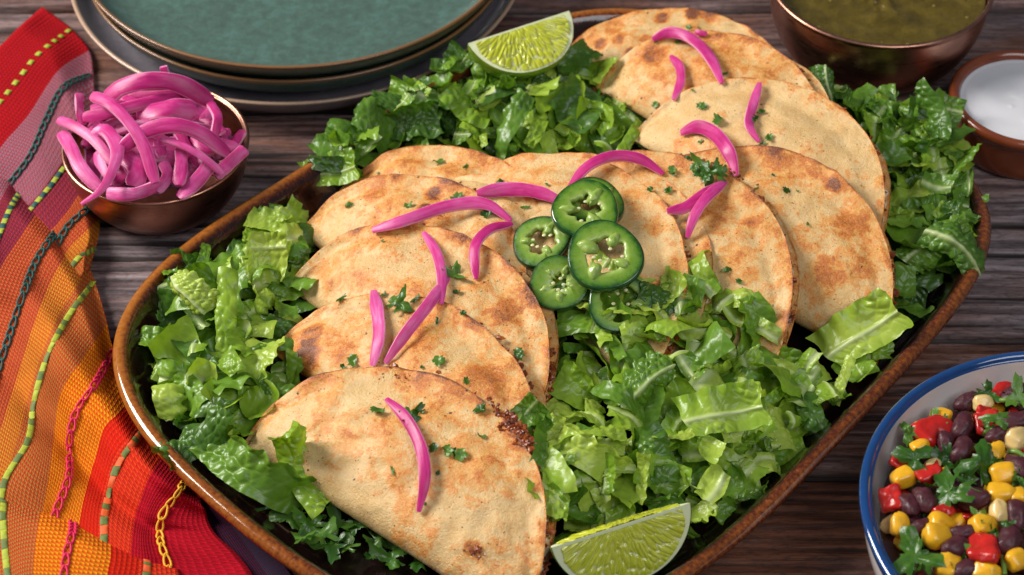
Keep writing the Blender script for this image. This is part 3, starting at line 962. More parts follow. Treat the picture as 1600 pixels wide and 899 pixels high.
def build_taco(k, key, mx, my, th, r, tilt, zf, asp, label, brown):
    rnd = random.Random(k * 7 + 1)
    tilt -= 0.035
    e1 = np.array([math.cos(th), math.sin(th), 0])
    e2 = np.array([-math.sin(th) * math.cos(tilt), math.cos(th) * math.cos(tilt), math.sin(tilt)])
    if key == 't4b': e1 = e1 * math.cos(.16) - np.array([0, 0, math.sin(.16)])
    e3 = np.cross(e1, e2)
    M = np.array([mx, my, zf])
    nx, ns = 96, 132
    ph = np.linspace(0.02, math.pi - 0.02, nx)
    s = np.linspace(-1, 1, ns)
    s = np.sign(s) * (np.abs(s) ** 1.35)
    X, Sg = np.meshgrid(-np.cos(ph), s, indexing='ij')
    ymax = np.sqrt(np.clip(1 - X**2, 0, 1))
    wob = 0.985 + 0.026 * noise(np.stack([X * 1.5, np.sign(Sg) * 3 + k * 3], -1), 1.0, k, 2) + 0.017 * noise(np.stack([X * 5, np.sign(Sg) * 3 + k * 3], -1), 1.0, k + 9, 2)
    Y = np.abs(Sg) * ymax * asp * wob
    d_edge = (1 - np.abs(Sg)) * ymax                     # distance to the open rim, in radii
    H = {'t12': .8, 't11': .85, 't10': .95, 't1': 1.4, 't2': 1.25, 't3': 1.2, 't9': 1.2}.get(key, 1.1)
    thick = H * np.sqrt(np.clip(Y / 0.16, 0, 1)) * (1 - 0.45 * sstep(Y, 0.3, 1.0)) * np.clip(1 - X**2, 0, 1) ** 0.42
    thick = np.where(Y < 0.16, H * np.sqrt(np.clip(1 - (1 - Y / 0.16) ** 2, 0, 1)) * np.clip(1 - X**2, 0, 1) ** 0.42, thick)
    PP = np.stack([X * r, np.sign(Sg) * Y * r + 40 * k, np.full_like(X, k * 5.)], -1)
    bl = noise(PP, 0.42, 3 + k, 2); bl2 = noise(PP, 1.3, 5 + k, 2); bl3 = noise(PP, 3.4, 8 + k, 2)
    relief = 0.19 * bl + 0.11 * bl2 + 0.035 * bl3
    top = Sg > 0
    crimp = 0.13 * sstep(0.16 - d_edge, 0, 0.16) * (noise(np.stack([X * 9, np.full_like(X, k)], -1), 1.0, 70 + k, 2))
    rimlift = np.where(top, 0.16, -0.04) * sstep(0.12 - d_edge, 0, 0.12) - .10 * np.exp(-((d_edge - .17) / .05) ** 2) * top
    zt = thick * 0.95 + relief + crimp + rimlift
    zb = -thick * 0.42 + relief * 0.5 - crimp
    Z = np.where(top, zt, np.where(Sg < 0, zb, relief * 0.3))
    # a gentle drape: the ends and rim sag over what is underneath
    drape = -0.55 * X**2 - 0.28 * sstep(Y, 0.5, 1.05) + 0.30 * np.exp(-((Y - .45) / .3) ** 2)
    Z = Z + drape
    Yr = Y * r
    Yr = np.where(Sg < 0, Yr * 0.99 + (0.22 + (.55 if key in ('t1', 't2', 't3', 't6', 't11') else .12) * sstep(X, -.1, .8) + .10 * noise(np.stack([X * 3, X * 0 + k], -1), 1, 33)) * sstep(Y, .25, .8), Yr)      # the lower half peeks out
    P = M + e1 * (X * r)[..., None] + e2 * Yr[..., None] + e3 * Z[..., None]
    # outward normals
    du = np.gradient(P, axis=0); dv = np.gradient(P, axis=1)
    N = np.cross(du, dv); N /= np.linalg.norm(N, axis=-1)[..., None] + 1e-9
    mid = N[nx // 2, int(ns * 0.8)]
    if np.dot(mid, e3) < 0: N = -N
    inner = P - N * 0.20
    V = np.vstack([P.reshape(-1, 3), inner.reshape(-1, 3)])
    n0 = nx * ns
    F = grid_faces(nx, ns); Fi = (grid_faces(nx, ns, off=n0))[:, ::-1]
    if np.dot(mid, e3) < 0: F, Fi = F[:, ::-1], Fi[:, ::-1]
    bd = np.r_[np.arange(nx) * ns, (nx - 1) * ns + np.arange(1, ns), np.arange(nx - 1)[::-1] * ns + ns - 1, np.arange(1, ns - 1)[::-1]]
    FE = np.array([[bd[i], bd[(i + 1) % len(bd)], bd[(i + 1) % len(bd)] + n0, bd[i] + n0] for i in range(len(bd))])
    toast = 0.225 + brown + 0.20 * np.clip(bl * 1.1 + bl2 * 0.9, -0.7, 1.2) + 0.22 * sstep(0.10 - d_edge + .05 * bl3, -0.01, 0.08) * np.clip(0.8 + 1.3 * bl2 + .5 * bl3, .25, 1.6) + 0.30 * sstep(0.012 - d_edge, 0, .008)
    toast = toast - 0.12 * (1 - sstep(Y, 0.03, 0.16))
    PX = pix(P)
    for (sx, sy, rad, st) in SPOTS.get(key, []):
        dd = np.hypot(PX[..., 0] - sx, PX[..., 1] - sy) + 1e3 * (~top)
        c = P.reshape(-1, 3)[np.argmin(dd)]
        g = np.linalg.norm(P - c, axis=-1) / rad * (1 + 0.35 * bl2 + 0.22 * bl3)
        toast = toast + st * (1 - sstep(g, 0.45, 1.05)) * 1.15
    T = np.r_[toast.ravel(), toast.ravel() * 0 + 0.45]
    t = thing('quesadilla', tuple(M), label, 'quesadilla', 'folded quesadillas on the platter')
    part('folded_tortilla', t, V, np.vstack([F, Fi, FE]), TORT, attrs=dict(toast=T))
    BVH_STORE.append((V, np.vstack([F, Fi, FE]).tolist()))
    # filling seen along the open rim
    na, nb = 130, 12
    a = np.linspace(0.14, math.pi - 0.14, na); q = np.linspace(0, 1, nb)
    A, Q = np.meshgrid(a, q, indexing='ij')
    x = -np.cos(A); ym = np.sin(A) * asp
    inn = 0.045 + 0.02 * noise(np.stack([A * 6, Q * 2 + k], -1), 1., 20 + k, 2) - 0.035 * np.sin(Q * math.pi) * (0.6 + 0.9 * noise(np.stack([A * 14, Q * 3 + k], -1), 1., 24 + k, 2))
    rr = 1 - inn
    hz = H * 0.56 * (0.05 + np.clip(1 - x**2, 0, 1) ** 0.42)
    z = (-0.42 + 1.32 * Q) * hz - 0.55 * x**2 - 0.28 * sstep(ym, 0.5, 1.05) + 0.30 * np.exp(-((ym - .45) / .3) ** 2)
    Pf = M + e1 * (x * rr * r)[..., None] + e2 * (ym * rr * r)[..., None] + e3 * z[..., None]
    part('filling', t, Pf.reshape(-1, 3), grid_faces(na, nb), FILL)
    # crisp lace of browned cheese that ran out and fried: loose crumbs along the rim and seam
    cr = []
    for i in range(230 if key not in ('t10', 't12') else 45):
        a0 = rnd.uniform(0.12, math.pi - 0.12)
        if noise(np.array([[a0 * 4, k * 3.3]]), 1., 50)[0] < rnd.uniform(-0.6, 0.3): continue
        x0 = -math.cos(a0); rr0 = 1 - rnd.uniform(-0.012, 0.03)
        ymm = math.sin(a0) * asp
        zz = rnd.uniform(-0.1, 0.95) * H * .48 * (0.05 + (1 - x0**2) ** 0.42) - 0.55 * x0**2 - 0.28 * float(sstep(ymm, 0.5, 1.05)) + 0.30 * math.exp(-((ymm - .45) / .3) ** 2)
        c = M + e1 * (x0 * rr0 * r) + e2 * (ymm * rr0 * r) + e3 * zz
        cr.append(crumb(c, rnd.uniform(0.05, 0.12) * (1 if rnd.random() < .8 else 1.8), rnd))
    if key in ('t1',):
        for (sx, sy, nn, sp, sz) in ((798, 660, 190, .42, .15), (820, 686, 110, .34, .14), (775, 642, 30, .35, .08), (740, 857, 40, .28, .11), (612, 590, 26, .5, .08)):
            dd = np.hypot(PX[..., 0] - sx, PX[..., 1] - sy) + 1e3 * (~top)
            i = np.argmin(dd); c0 = P.reshape(-1, 3)[i]; 
            for _ in range(nn):
                c = c0 + e1 * rnd.gauss(0, sp) + e2 * rnd.gauss(0, sp * .5) + e3 * rnd.uniform(-.14, .03)
                cr.append(crumb(c, rnd.uniform(.4, 1) * sz, rnd))
    if cr:
        Vc, Fc = join(cr)
        tag(part('browned_crumbs', t, Vc, Fc, CRISP, smooth=False), kind='stuff')
    TSURF[key] = (M, e1, e2, e3, r)
    return t


_ico = None


def ico():
    global _ico
    if _ico is None:
        p = (1 + 5 ** .5) / 2
        v = np.array([(-1, p, 0), (1, p, 0), (-1, -p, 0), (1, -p, 0), (0, -1, p), (0, 1, p), (0, -1, -p), (0, 1, -p), (p, 0, -1), (p, 0, 1), (-p, 0, -1), (-p, 0, 1)], float)
        v /= np.linalg.norm(v[0])
        f = [(0, 11, 5), (0, 5, 1), (0, 1, 7), (0, 7, 10), (0, 10, 11), (1, 5, 9), (5, 11, 4), (11, 10, 2), (10, 7, 6), (7, 1, 8), (3, 9, 4), (3, 4, 2), (3, 2, 6), (3, 6, 8), (3, 8, 9), (4, 9, 5), (2, 4, 11), (6, 2, 10), (8, 6, 7), (9, 8, 1)]
        _ico = (v, f)
    return _ico


def crumb(c, size, rnd):
    v, f = ico()
    sc = np.array([rnd.uniform(.6, 1.3), rnd.uniform(.6, 1.3), rnd.uniform(.4, 1.)]) * size
    a = rnd.uniform(0, 6.28)
    R_ = np.array([[math.cos(a), -math.sin(a), 0], [math.sin(a), math.cos(a), 0], [0, 0, 1]])
    V = (v * sc * (1 + 0.45 * np.array([[rnd.uniform(-1, 1)] for _ in v]))) @ R_.T + c
    return V, f


for k, a in enumerate(TACOS):
    build_taco(k, *a)


# ------------------------------------------------------------------ chopped romaine
def vcells(U, V, seed, scale):
    """Distance to the borders of irregular cells (the netting of small veins)."""
    P = np.stack([U, V], -1) * scale
    I = np.floor(P).astype(np.int64)
    f1 = np.full(U.shape, 9.); f2 = np.full(U.shape, 9.)
    for a in (-1, 0, 1):
        for b in (-1, 0, 1):
            c = I + [a, b]
            jx = hsh(c[..., 0] + 500, c[..., 1] + 500, c[..., 0] * 0, seed) * .42 + .5
            jy = hsh(c[..., 0] + 500, c[..., 1] + 500, c[..., 0] * 0 + 7, seed) * .42 + .5
            d = np.hypot(c[..., 0] + jx - P[..., 0], c[..., 1] + jy - P[..., 1])
            f2 = np.where(d < f1, f1, np.minimum(f2, d)); f1 = np.minimum(f1, d)
    return f2 - f1


def leaf_shape(seed, L, W, k1, k2, twist, ruf, ribpos=None, ribw=0.12, nu=34, nv=30, pucker=1.0, pale=0.0):
    """A torn or cut piece of leaf; u runs with the midrib, v across it. ribpos is where the rib lies across (0..1) or None."""
    rnd = random.Random(seed)
    u = np.linspace(0, 1, nu); v = np.linspace(0, 1, nv)
    U, V = np.meshgrid(u, v, indexing='ij')
    s1, s2 = rnd.uniform(0, 50), rnd.uniform(0, 50)
    # outline: the far edge is the leaf's frilled margin, the others are knife cuts
    lobe = 1 + 0.13 * noise(np.stack([U * 2.4 + s1, V * 0], -1), 1, seed, 2) + 0.05 * noise(np.stack([U * 9 + s1, V * 0], -1), 1, seed + 1)
    narrow = 1 - rnd.uniform(0, .45) * np.abs(U - rnd.uniform(.2, .8)) ** 1.5
    slant = rnd.uniform(-.35, .35)
    uu = (U + slant * (V - .5) * W / L + 0.03 * noise(np.stack([V * 3 + s2, U * 0], -1), 1, seed + 2)) * L
    vv = V * W * np.where(V > 0.5, 1 + (lobe * narrow - 1) * (V - .5) * 2, 1 + (narrow - 1) * (.5 - V) * 2 * .6)
    marg = sstep(V, 0.35, 1.0)
    # vein pattern in flat leaf coordinates
    rp = ribpos if ribpos is not None else -0.25
    dist_rib = np.abs(vv - rp * W)
    side = np.abs(((uu - 0.75 * np.abs(vv - rp * W)) / 0.95 + 0.15 * noise(np.stack([uu, vv], -1), .8, seed + 3)) % 1.0 - 0.5) * 0.95
    cells = vcells(uu + .2 * noise(np.stack([uu, vv], -1), 1.2, seed + 5), vv + .2 * noise(np.stack([vv, uu], -1), 1.2, seed + 15), seed + 4, 1.7)
    puff = np.sqrt(sstep(cells, 0.0, 0.75)) * (1 - np.exp(-(0.5 * 0.95 - side) ** 2 / .005) * .55)
    vein = np.maximum((1 - sstep(cells, 0.02, 0.10)) * 0.35, np.exp(-((0.475 - side) / 0.06) ** 2) * 0.6)
    rib = np.exp(-(dist_rib / (ribw * (1.6 - .8 * U))) ** 2.5) if ribpos is not None else np.zeros_like(U)
    vein = np.maximum(vein, np.exp(-(dist_rib / (ribw * 1.8)) ** 2) * .6) if ribpos is not None else vein
    amp = 0.5 + 0.5 * noise(np.stack([uu, vv], -1), .5, seed + 8)
    h = 0.15 * pucker * (puff - .6) * (1 - rib) * (amp ** 1.5 * 1.3 + .1) + 0.12 * rib
    h = h + 0.24 * noise(np.stack([uu, vv * .7], -1), .75, seed + 6, 2)
    fr = 2 * math.pi / rnd.uniform(1.0, 1.7)
    h = h + ruf * marg ** 2 * (np.sin(uu * fr + 1.5 * noise(np.stack([U * 3, V * 0], -1), 1, seed + 7) + s1) * .7 + .6 * noise(np.stack([uu * 1.6, vv * .5], -1), 1, seed + 11))
    # bend the sheet along u, then roll it along v
    ku = k1 + 0.7 * noise(np.stack([u * L * .6 + s1, u * 0], -1), 1, seed + 9)
    th = np.cumsum(ku) * (L / nu); th -= th[nu // 2]
    cx = np.cumsum(np.cos(th)) * (L / nu); cz = np.cumsum(np.sin(th)) * (L / nu)
    cx -= cx[nu // 2]; cz -= cz[nu // 2]
    kv = k2 + 0.8 * noise(np.stack([v * W * .7 + s2, v * 0], -1), 1, seed + 10)
    ph = np.cumsum(kv) * (W / nv); ph -= ph[nv // 2]
    vy = np.cumsum(np.cos(ph)); vz = np.cumsum(np.sin(ph))
    vy = (vy - vy[nv // 2]) / nv; vz = (vz - vz[nv // 2]) / nv
    yy = vy[None, :] * vv[:, -1:] ; zz = vz[None, :] * vv[:, -1:]
    hn = h
    Zl = zz + hn * np.cos(ph)[None]; Yl = yy - hn * np.sin(ph)[None]
    ds = uu - U * L
    X = cx[:, None] + np.cos(th)[:, None] * ds - np.sin(th)[:, None] * Zl
    Z = cz[:, None] + np.sin(th)[:, None] * ds + np.cos(th)[:, None] * Zl
    tw = (U - .5) * twist
    Y2 = Yl * np.cos(tw) - Z * np.sin(tw) * 0.6; Z2 = Z * np.cos(tw) + Yl * np.sin(tw)
    P = np.stack([X, Y2, Z2], -1).reshape(-1, 3)
    P -= P.mean(0)
    pl = np.full(U.shape, pale) + 0.35 * np.exp(-(dist_rib / 0.9) ** 2) * (ribpos is not None)
    F = grid_faces(nu, nv)
    return P, F, dict(vein=vein, rib=rib, pale=pl, tint=np.full(U.shape, rnd.uniform(-.08, .08)))


LEAVES = []
_r = random.Random(11)
for i in range(26):
    kind = i % 13
    if kind in (0, 1, 2, 3, 4, 5):      # frilly green pieces
        a = leaf_shape(100 + i, _r.uniform(2.6, 4.0), _r.uniform(2.0, 3.1), _r.uniform(-.55, .55), _r.uniform(-.75, .75), _r.uniform(-.7, .7), _r.uniform(.16, .34), None, pucker=_r.uniform(.8, 1.4))
    elif kind in (6, 7, 8):            # long shreds
        a = leaf_shape(100 + i, _r.uniform(4.2, 6.0), _r.uniform(1.1, 1.7), _r.uniform(-.45, .45), _r.uniform(-.9, .9), _r.uniform(-1.1, 1.1), _r.uniform(.12, .28), None, nu=46, nv=20, pucker=1.0)
    elif kind in (9, 10):          # pieces across a midrib
        a = leaf_shape(100 + i, _r.uniform(2.2, 3.4), _r.uniform(2.4, 3.4), _r.uniform(-.3, .3), _r.uniform(-.6, .6), _r.uniform(-.5, .5), _r.uniform(.12, .25), _r.uniform(.25, .6), _r.uniform(.07, .14), pucker=1.1, pale=.05)
    else:                              # pale heart pieces
        a = leaf_shape(100 + i, _r.uniform(2.0, 2.8), _r.uniform(1.3, 1.9), _r.uniform(-.5, .5), _r.uniform(-.6, .6), _r.uniform(-.5, .5), .16, .3, .20, pucker=.6, pale=.35)
    LEAVES.append(me_from('lettuce_leaf', a[0], a[1], LET, attrs=a[2]))
LEAF_BIG = [leaf_shape(300 + i, L, W, k1, k2, tw, rf, rp, rw, nu=64, nv=44, pucker=pk, pale=pa) for i, (L, W, k1, k2, tw, rf, rp, rw, pk, pa) in enumerate([
    (6.6, 2.2, -.12, .55, .5, .26, None, .1, 1.2, .05), (5.6, 2.0, .22, -.6, -.5, .3, None, .1, 1.2, .0),
    (4.6, 2.8, .10, .30, .3, .2, .4, .12, 1.0, .30), (4.2, 2.6, -.25, -.35, -.2, .26, .35, .10, 1.3, .05)])]


def inside(P, poly):
    x, y = P[..., 0], P[..., 1]
    c = np.zeros(x.shape, bool); n = len(poly)
    for i in range(n):
        (x0, y0), (x1, y1) = poly[i], poly[(i + 1) % n]
        c ^= ((y0 > y) != (y1 > y)) & (x < (x1 - x0) * (y - y0) / (y1 - y0 + 1e-12) + x0)
    return c


def edge_dist(P, poly):
    d = np.full(P.shape[:-1], 1e9); n = len(poly)
    for i in range(n):
        a, b = np.array(poly[i], float), np.array(poly[(i + 1) % n], float)
        t = np.clip(((P - a) @ (b - a)) / ((b - a) @ (b - a)), 0, 1)
        d = np.minimum(d, np.linalg.norm(P - (a + t[..., None] * (b - a)), axis=-1))
    return d


PILES = [  # outline of the heap as seen, number of pieces, height, label
    ([(244, 505), (262, 440), (300, 405), (385, 378), (420, 330), (455, 322), (478, 350), (486, 420), (470, 470), (448, 520), (444, 575), (462, 600), (425, 640), (380, 665), (320, 670), (262, 640), (238, 575)],
     112, 4.0, 'chopped romaine heap at the left corner of the platter beside the onion bowl', .30, 2.6, 21),
    ([(498, 280), (520, 240), (590, 180), (660, 128), (705, 112), (770, 100), (860, 98), (915, 82), (935, 120), (965, 165), (1000, 195), (985, 235), (930, 245), (860, 250), (780, 238), (700, 215), (620, 222), (545, 270)],
     135, 3.9, 'chopped romaine heap along the upper rim between the lime wedge and the left row', .02, 2.6, 22),
    ([(1285, 130), (1318, 150), (1380, 152), (1440, 168), (1480, 180), (1510, 240), (1515, 330), (1505, 392), (1455, 410), (1430, 440), (1412, 490), (1396, 470), (1400, 420), (1390, 350), (1375, 290), (1320, 210)],
     108, 4.6, 'chopped romaine heap at the right corner of the platter below the copper salsa bowl', -.02, 2.8, 23),
    ([(868, 500), (935, 480), (1010, 490), (1100, 475), (1170, 505), (1235, 555), (1300, 572), (1375, 535), (1385, 550), (1330, 585), (1300, 620), (1240, 660), (1215, 720), (1165, 760), (1120, 800), (1080, 790), (990, 805), (880, 845), (845, 790), (822, 690), (870, 620)],
     205, 4.4, 'largest chopped romaine heap behind the front lime wedge in the lower right', .33, 2.8, 24)]


def rot_from(n, spin):
    Fm = frame_of(n, [math.cos(spin), math.sin(spin), 0.1])
    return Fm


def place(name, me, parent, P, Fm, sc=1.0):
    m = Matrix(((Fm[0, 0] * sc, Fm[0, 1] * sc, Fm[0, 2] * sc, P[0] * S), (Fm[1, 0] * sc, Fm[1, 1] * sc, Fm[1, 2] * sc, P[1] * S), (Fm[2, 0] * sc, Fm[2, 1] * sc, Fm[2, 2] * sc, P[2] * S), (0, 0, 0, 1)))
    o = link(name, me, parent, mtx=m)
    return o


def ray_down(tree, x, y):
    h = tree.ray_cast(Vector((x, y, 30)), Vector((0, 0, -1)))
    return h[0][2] if h[0] is not None else 0.9


def build_tree():
    V, F, o = [], [], 0
    for v, f in BVH_STORE:
        V += [tuple(x) for x in np.asarray(v)]
        F += [[int(i) + o for i in q] for q in f]; o += len(v)
    return BVHTree.FromPolygons(V, F)


TREE = build_tree()


def hit(px, py):
    d = FW * FOC + np.array([1., 0, 0]) * (px - 800) + UP * (449.5 - py)
    d /= np.linalg.norm(d)
    h = TREE.ray_cast(Vector(CAM), Vector(d))
    if h[0] is None:
        return at(px, py, 1.0), np.array([0, 0, 1.])
    n = np.array(h[1])
    if np.dot(n, d) > 0: n = -n
    return np.array(h[0]), n


def build_lettuce():
    for pi, (poly, n, top, label, tint, zc, seed) in enumerate(PILES):
        rnd = random.Random(seed)
        W = [tuple(at(x, y, zc)[:2]) for x, y in poly]
        xs = [p[0] for p in W]; ys = [p[1] for p in W]
        t = thing('chopped_lettuce', (sum(xs) / len(xs), sum(ys) / len(ys), 0.95), label, 'lettuce', 'heaps of chopped romaine on the platter')
        base = np.array(t.location) / S
        pts = []
        tries = 0
        while len(pts) < n and tries < 60000:
            tries += 1
            p = np.array([rnd.uniform(min(xs), max(xs)), rnd.uniform(min(ys), max(ys))])
            if not inside(p, W): continue
            lay = len(pts) / n
            dmin = 0.55 if lay < .4 else 0.85
            k0 = max(0, len(pts) - int(n * .38))
            if any(np.hypot(*(p - q[:2])) < dmin for q in pts[k0:]): continue
            pts.append(np.r_[p, lay])
        for k, (x, y, lay) in enumerate(pts):
            ed = float(edge_dist(np.array([x, y]), W))
            if lay < .4:
                f = 0.30 + 0.3 * rnd.random()
            else:
                f = 0.55 + 0.45 * (lay - .4) / .6
            mound = 1 - math.exp(-(ed + .35) / 1.5)
            floor = ray_down(TREE, x, y)
            z = max(0.95 + (top - 0.95) * f * (0.45 + 0.55 * mound) * (0.9 + .2 * rnd.random()), 1.5)
            z = max(z, min(floor + 0.45, top + .5))
            idx = rnd.randrange(len(LEAVES))
            tilt = rnd.gauss(0, .50); tilt2 = rnd.gauss(0, .50)
            nrm = np.array([tilt, tilt2 - .18, 1.0])
            if ed < 1.0: nrm = nrm * [1, 1, 1.1]
            sc = rnd.uniform(.78, 1.12) * (0.86 if ed < .8 else 1)
            Fm = rot_from(nrm, rnd.uniform(0, 6.28))
            if rnd.random() < .4: Fm = Fm @ np.diag([1, -1, -1.])
            sc *= .86 if rnd.random() < .72 else .60
            if pi == 3 or (pi == 0 and rnd.random() < .5): idx = idx if rnd.random() < .8 else (12 if rnd.random() < .5 else 25)
            lo = place('lettuce_leaf', LEAVES[idx], t, np.array([x, y, z]) - base, Fm, sc)
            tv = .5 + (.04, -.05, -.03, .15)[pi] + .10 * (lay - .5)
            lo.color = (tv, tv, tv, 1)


build_lettuce()


def big_leaf(i, px, py, z, nrm, heading, sc, label, tint=0.0, group=None):
    P, F, A = LEAF_BIG[i]
    A = dict(A); A['tint'] = A['tint'] + tint
    c = at(px, py, z)
    a, b = at(px, py, z), at(px + math.cos(heading) * 60, py - math.sin(heading) * 60, z)
    Fm = frame_of(nrm, b - a)
    V = P @ Fm.T * sc + c
    o = solo('lettuce_shred', V, F, LET, label, 'lettuce leaf', None, attrs=A)
    o.color = (.5, .5, .5, 1)
    return o


big_leaf(0, 390, 730, 3.1, (-.35, -.6, .8), R(-38), 1.0, 'long crinkled romaine shred lying along the lower left rim below the front quesadilla', .05)
big_leaf(1, 470, 725, 3.5, (.2, -.7, .7), R(-62), .92, 'narrow romaine shred curling up over the lower left edge of the front quesadilla', .08)
big_leaf(1, 300, 685, 3.4, (-.1, -.5, .85), R(30), .82, 'romaine shred hanging out over the left rim of the platter above the napkin', .05)
big_leaf(3, 1500, 385, 3.9, (.35, -.25, .8), R(-20), .95, 'romaine leaf drooping over the right rim of the platter', -.25)
big_leaf(2, 1345, 515, 3.6, (-.2, -.6, .8), R(28), .95, 'ribbed pale green romaine piece with its tip lying below the right quesadilla', .25)
big_leaf(0, 905, 700, 4.2, (-.3, -.5, .8), R(-35), .75, 'flat pale romaine shred pointing down to the front lime wedge', .35)
big_leaf(3, 298, 455, 4.3, (-.3, -.6, .8), R(-50), .72, 'smooth pale romaine piece facing out of the left heap toward the rim', .35)
big_leaf(1, 1455, 190, 5.0, (-.7, -.3, .5), R(75), .85, 'upright curled romaine shred standing against the terracotta dish', -.15)
big_leaf(3, 1287, 135, 3.9, (-.2, -.8, .5), R(95), .62, 'dark romaine piece sticking up in front of the copper salsa bowl', -.3)
big_leaf(2, 515, 265, 2.9, (-.2, -.5, .8), R(5), .72, 'romaine piece with a white midrib touching the upper rim near the left row', -.2)
big_leaf(3, 1010, 590, 4.6, (-.1, -.4, .9), R(35), .8, 'puckered romaine piece in the middle of the lower right heap', .2)
big_leaf(2, 1130, 640, 4.8, (.1, -.5, .8), R(10), .85, 'romaine piece with a thick white rib on top of the lower right heap', .35)

TREE = build_tree()


# ------------------------------------------------------------------ pickled red onion
def strip_mesh(C, N, w, t, k=10, ends=(0.35, 0.55)):
    """A cut slice of onion layer: a thin flat ribbon with square knife-cut sides. C centre line, N outward normals."""
    n = len(C)
    T = np.gradient(C, axis=0); T /= np.linalg.norm(T, axis=1)[:, None]
    N = N - T * (N * T).sum(1)[:, None]; N /= np.linalg.norm(N, axis=1)[:, None]
    B = np.cross(T, N)
    s = np.linspace(0, 1, n)
    tp = np.clip(np.minimum((s + .06) / ends[0], (1.06 - s) / ends[1]), 0.0, 1) ** 0.55
    sd = float(abs(C[0, 0] * 7.3 + C[0, 1] * 3.1))
    ww = w * tp * (1 + .10 * noise(np.stack([s * 4 + sd, s * 0], -1), 1, 3, 2))
    roll = .5 * noise(np.stack([s * 2.2 + sd, s * 0 + 5], -1), 1, 6)
    B, N = B * np.cos(roll)[:, None] + N * np.sin(roll)[:, None], N * np.cos(roll)[:, None] - B * np.sin(roll)[:, None]
    #        across, height; top face, cut side, underside, cut side
    pr = np.array([(-.46, .5), (-.25, .56), (0, .60), (.25, .56), (.46, .5), (.5, .38), (.5, -.38), (.46, -.5), (.2, -.52), (-.2, -.52), (-.46, -.5), (-.5, -.38), (-.5, .38)])
    k = len(pr)
    bow = -.04 * (pr[:, 0] * 2) ** 2
    V = C[:, None] + B[:, None] * pr[:, 0][None, :, None] * ww[:, None, None] + N[:, None] * ((pr[:, 1] * t)[None, :, None] * (.6 + .4 * tp[:, None, None]) + (bow * w)[None, :, None] * tp[:, None, None])
    F = grid_faces(n, k, wrap_m=True).tolist()
    F.append(list(range(k))); F.append(list(range((n - 1) * k, n * k))[::-1])
    ac = np.broadcast_to(pr[:, 0][None], (n, k)); al = np.broadcast_to((s * 8)[:, None], (n, k))
    sk = np.broadcast_to(np.clip(pr[:, 0] * 2 - .1, 0, 1)[None] ** 1.5, (n, k))
    cut = np.broadcast_to((np.abs(pr[:, 0]) > .47).astype(float)[None], (n, k)) * .8
    return V.reshape(-1, 3), F, dict(across=ac, along=al, skin=sk, cut=cut)


STRIPS = [  # image path, lift in cm along the path, width, label
    ([(1020, 62), (1045, 50), (1080, 60), (1110, 90), (1128, 130)], .55, .60, 'long magenta onion sliver arching over the second farthest quesadilla'),
    ([(1048, 88), (1062, 105), (1063, 130), (1052, 156)], .4, .45, 'short hooked onion sliver left of the long sliver near the far end'),
    ([(1086, 50), (1105, 54)], .12, .30, 'tiny stub of pink onion near the far end of the platter'),
    ([(1187, 130), (1178, 160), (1170, 195), (1186, 222)], .35, .45, 'narrow purple onion sliver standing across the top of the pale quesadilla'),
    ([(1064, 208), (1090, 197), (1120, 212), (1142, 245), (1150, 276)], .7, .68, 'broad curved onion sliver on the lower edge of the pale quesadilla'),
    ([(888, 298), (915, 262), (955, 244), (1000, 248), (1036, 272)], .8, .55, 'high arched onion sliver just above the jalapeno slices'),
    ([(1042, 330), (1070, 325), (1095, 308), (1130, 285)], .45, .55, 'onion sliver left of the mound of cilantro, crossing its twin near the tip'),
    ([(1134, 284), (1108, 305), (1086, 335), (1074, 372)], .7, .50, 'onion sliver running down the gap between two quesadillas below the cilantro mound'),
    ([(745, 302), (790, 296), (840, 300), (884, 318)], .45, .66, 'thick onion sliver running left from the topmost jalapeno slice'),
    ([(582, 360), (640, 342), (700, 322), (760, 318), (798, 345)], .55, .62, 'longest onion sliver lying across the crusty seam of the left row'),
    ([(800, 350), (765, 358), (742, 385), (744, 436)], .55, .50, 'onion sliver bent down like a hook under the long sliver'),
    ([(662, 364), (682, 395), (690, 430), (690, 476)], .35, .48, 'onion sliver tucked under the crossing sliver on the third quesadilla'),
    ([(700, 434), (668, 478), (635, 520), (602, 568)], .60, .55, 'straight purple onion sliver crossing two quesadillas above the front one'),
    ([(584, 455), (590, 490), (592, 525), (582, 572)], .40, .62, 'pale pink onion sliver beside the straight one on the second quesadilla'),
    ([(604, 624), (632, 650), (658, 700), (664, 750), (654, 800)], .50, .50, 'onion sliver curving down the middle of the front quesadilla')]


def build_strips():
    for i, (path, lift, w, label) in enumerate(STRIPS):
        n = 34
        P2 = spline([(x, y, 0) for x, y in path], n)[:, :2]
        pts, nn = [], []
        for x, y in P2:
            p, q = hit(x, y); pts.append(p); nn.append(q)
        pts = np.array(pts); nn = np.array(nn)
        # a strip is stiff: it bridges the dips it lies over
        z = pts[:, 2].copy()
        s = np.linspace(0, 1, n)
        for _ in range(40):
            sm = z.copy(); sm[1:-1] = (z[:-2] + z[2:]) / 2
            z = np.maximum(sm, pts[:, 2] + 0 * z)
        z = z + 0.14 + lift * .6 * np.sin(s * math.pi) ** 1.2
        D = CAM - pts
        C = pts + D * ((z - pts[:, 2]) / D[:, 2])[:, None]
        for _ in range(6):
            C[1:-1] = (C[:-2] + 2 * C[1:-1] + C[2:]) / 4
        nm = nn.mean(0); nm /= np.linalg.norm(nm)
        view = CAM - C.mean(0); view /= np.linalg.norm(view)
        N = np.broadcast_to(nm * .5 + view * .6, C.shape).copy()
        V, F, A = strip_mesh(C, N, w * 1.08, 0.15, k=14, ends=((.25, .35) if i not in (2,) else (.2, .2)))
        solo('onion_strip', V, F, ONI, label, 'pickled onion', 'pickled onion slivers on the quesadillas', attrs=A)


build_strips()


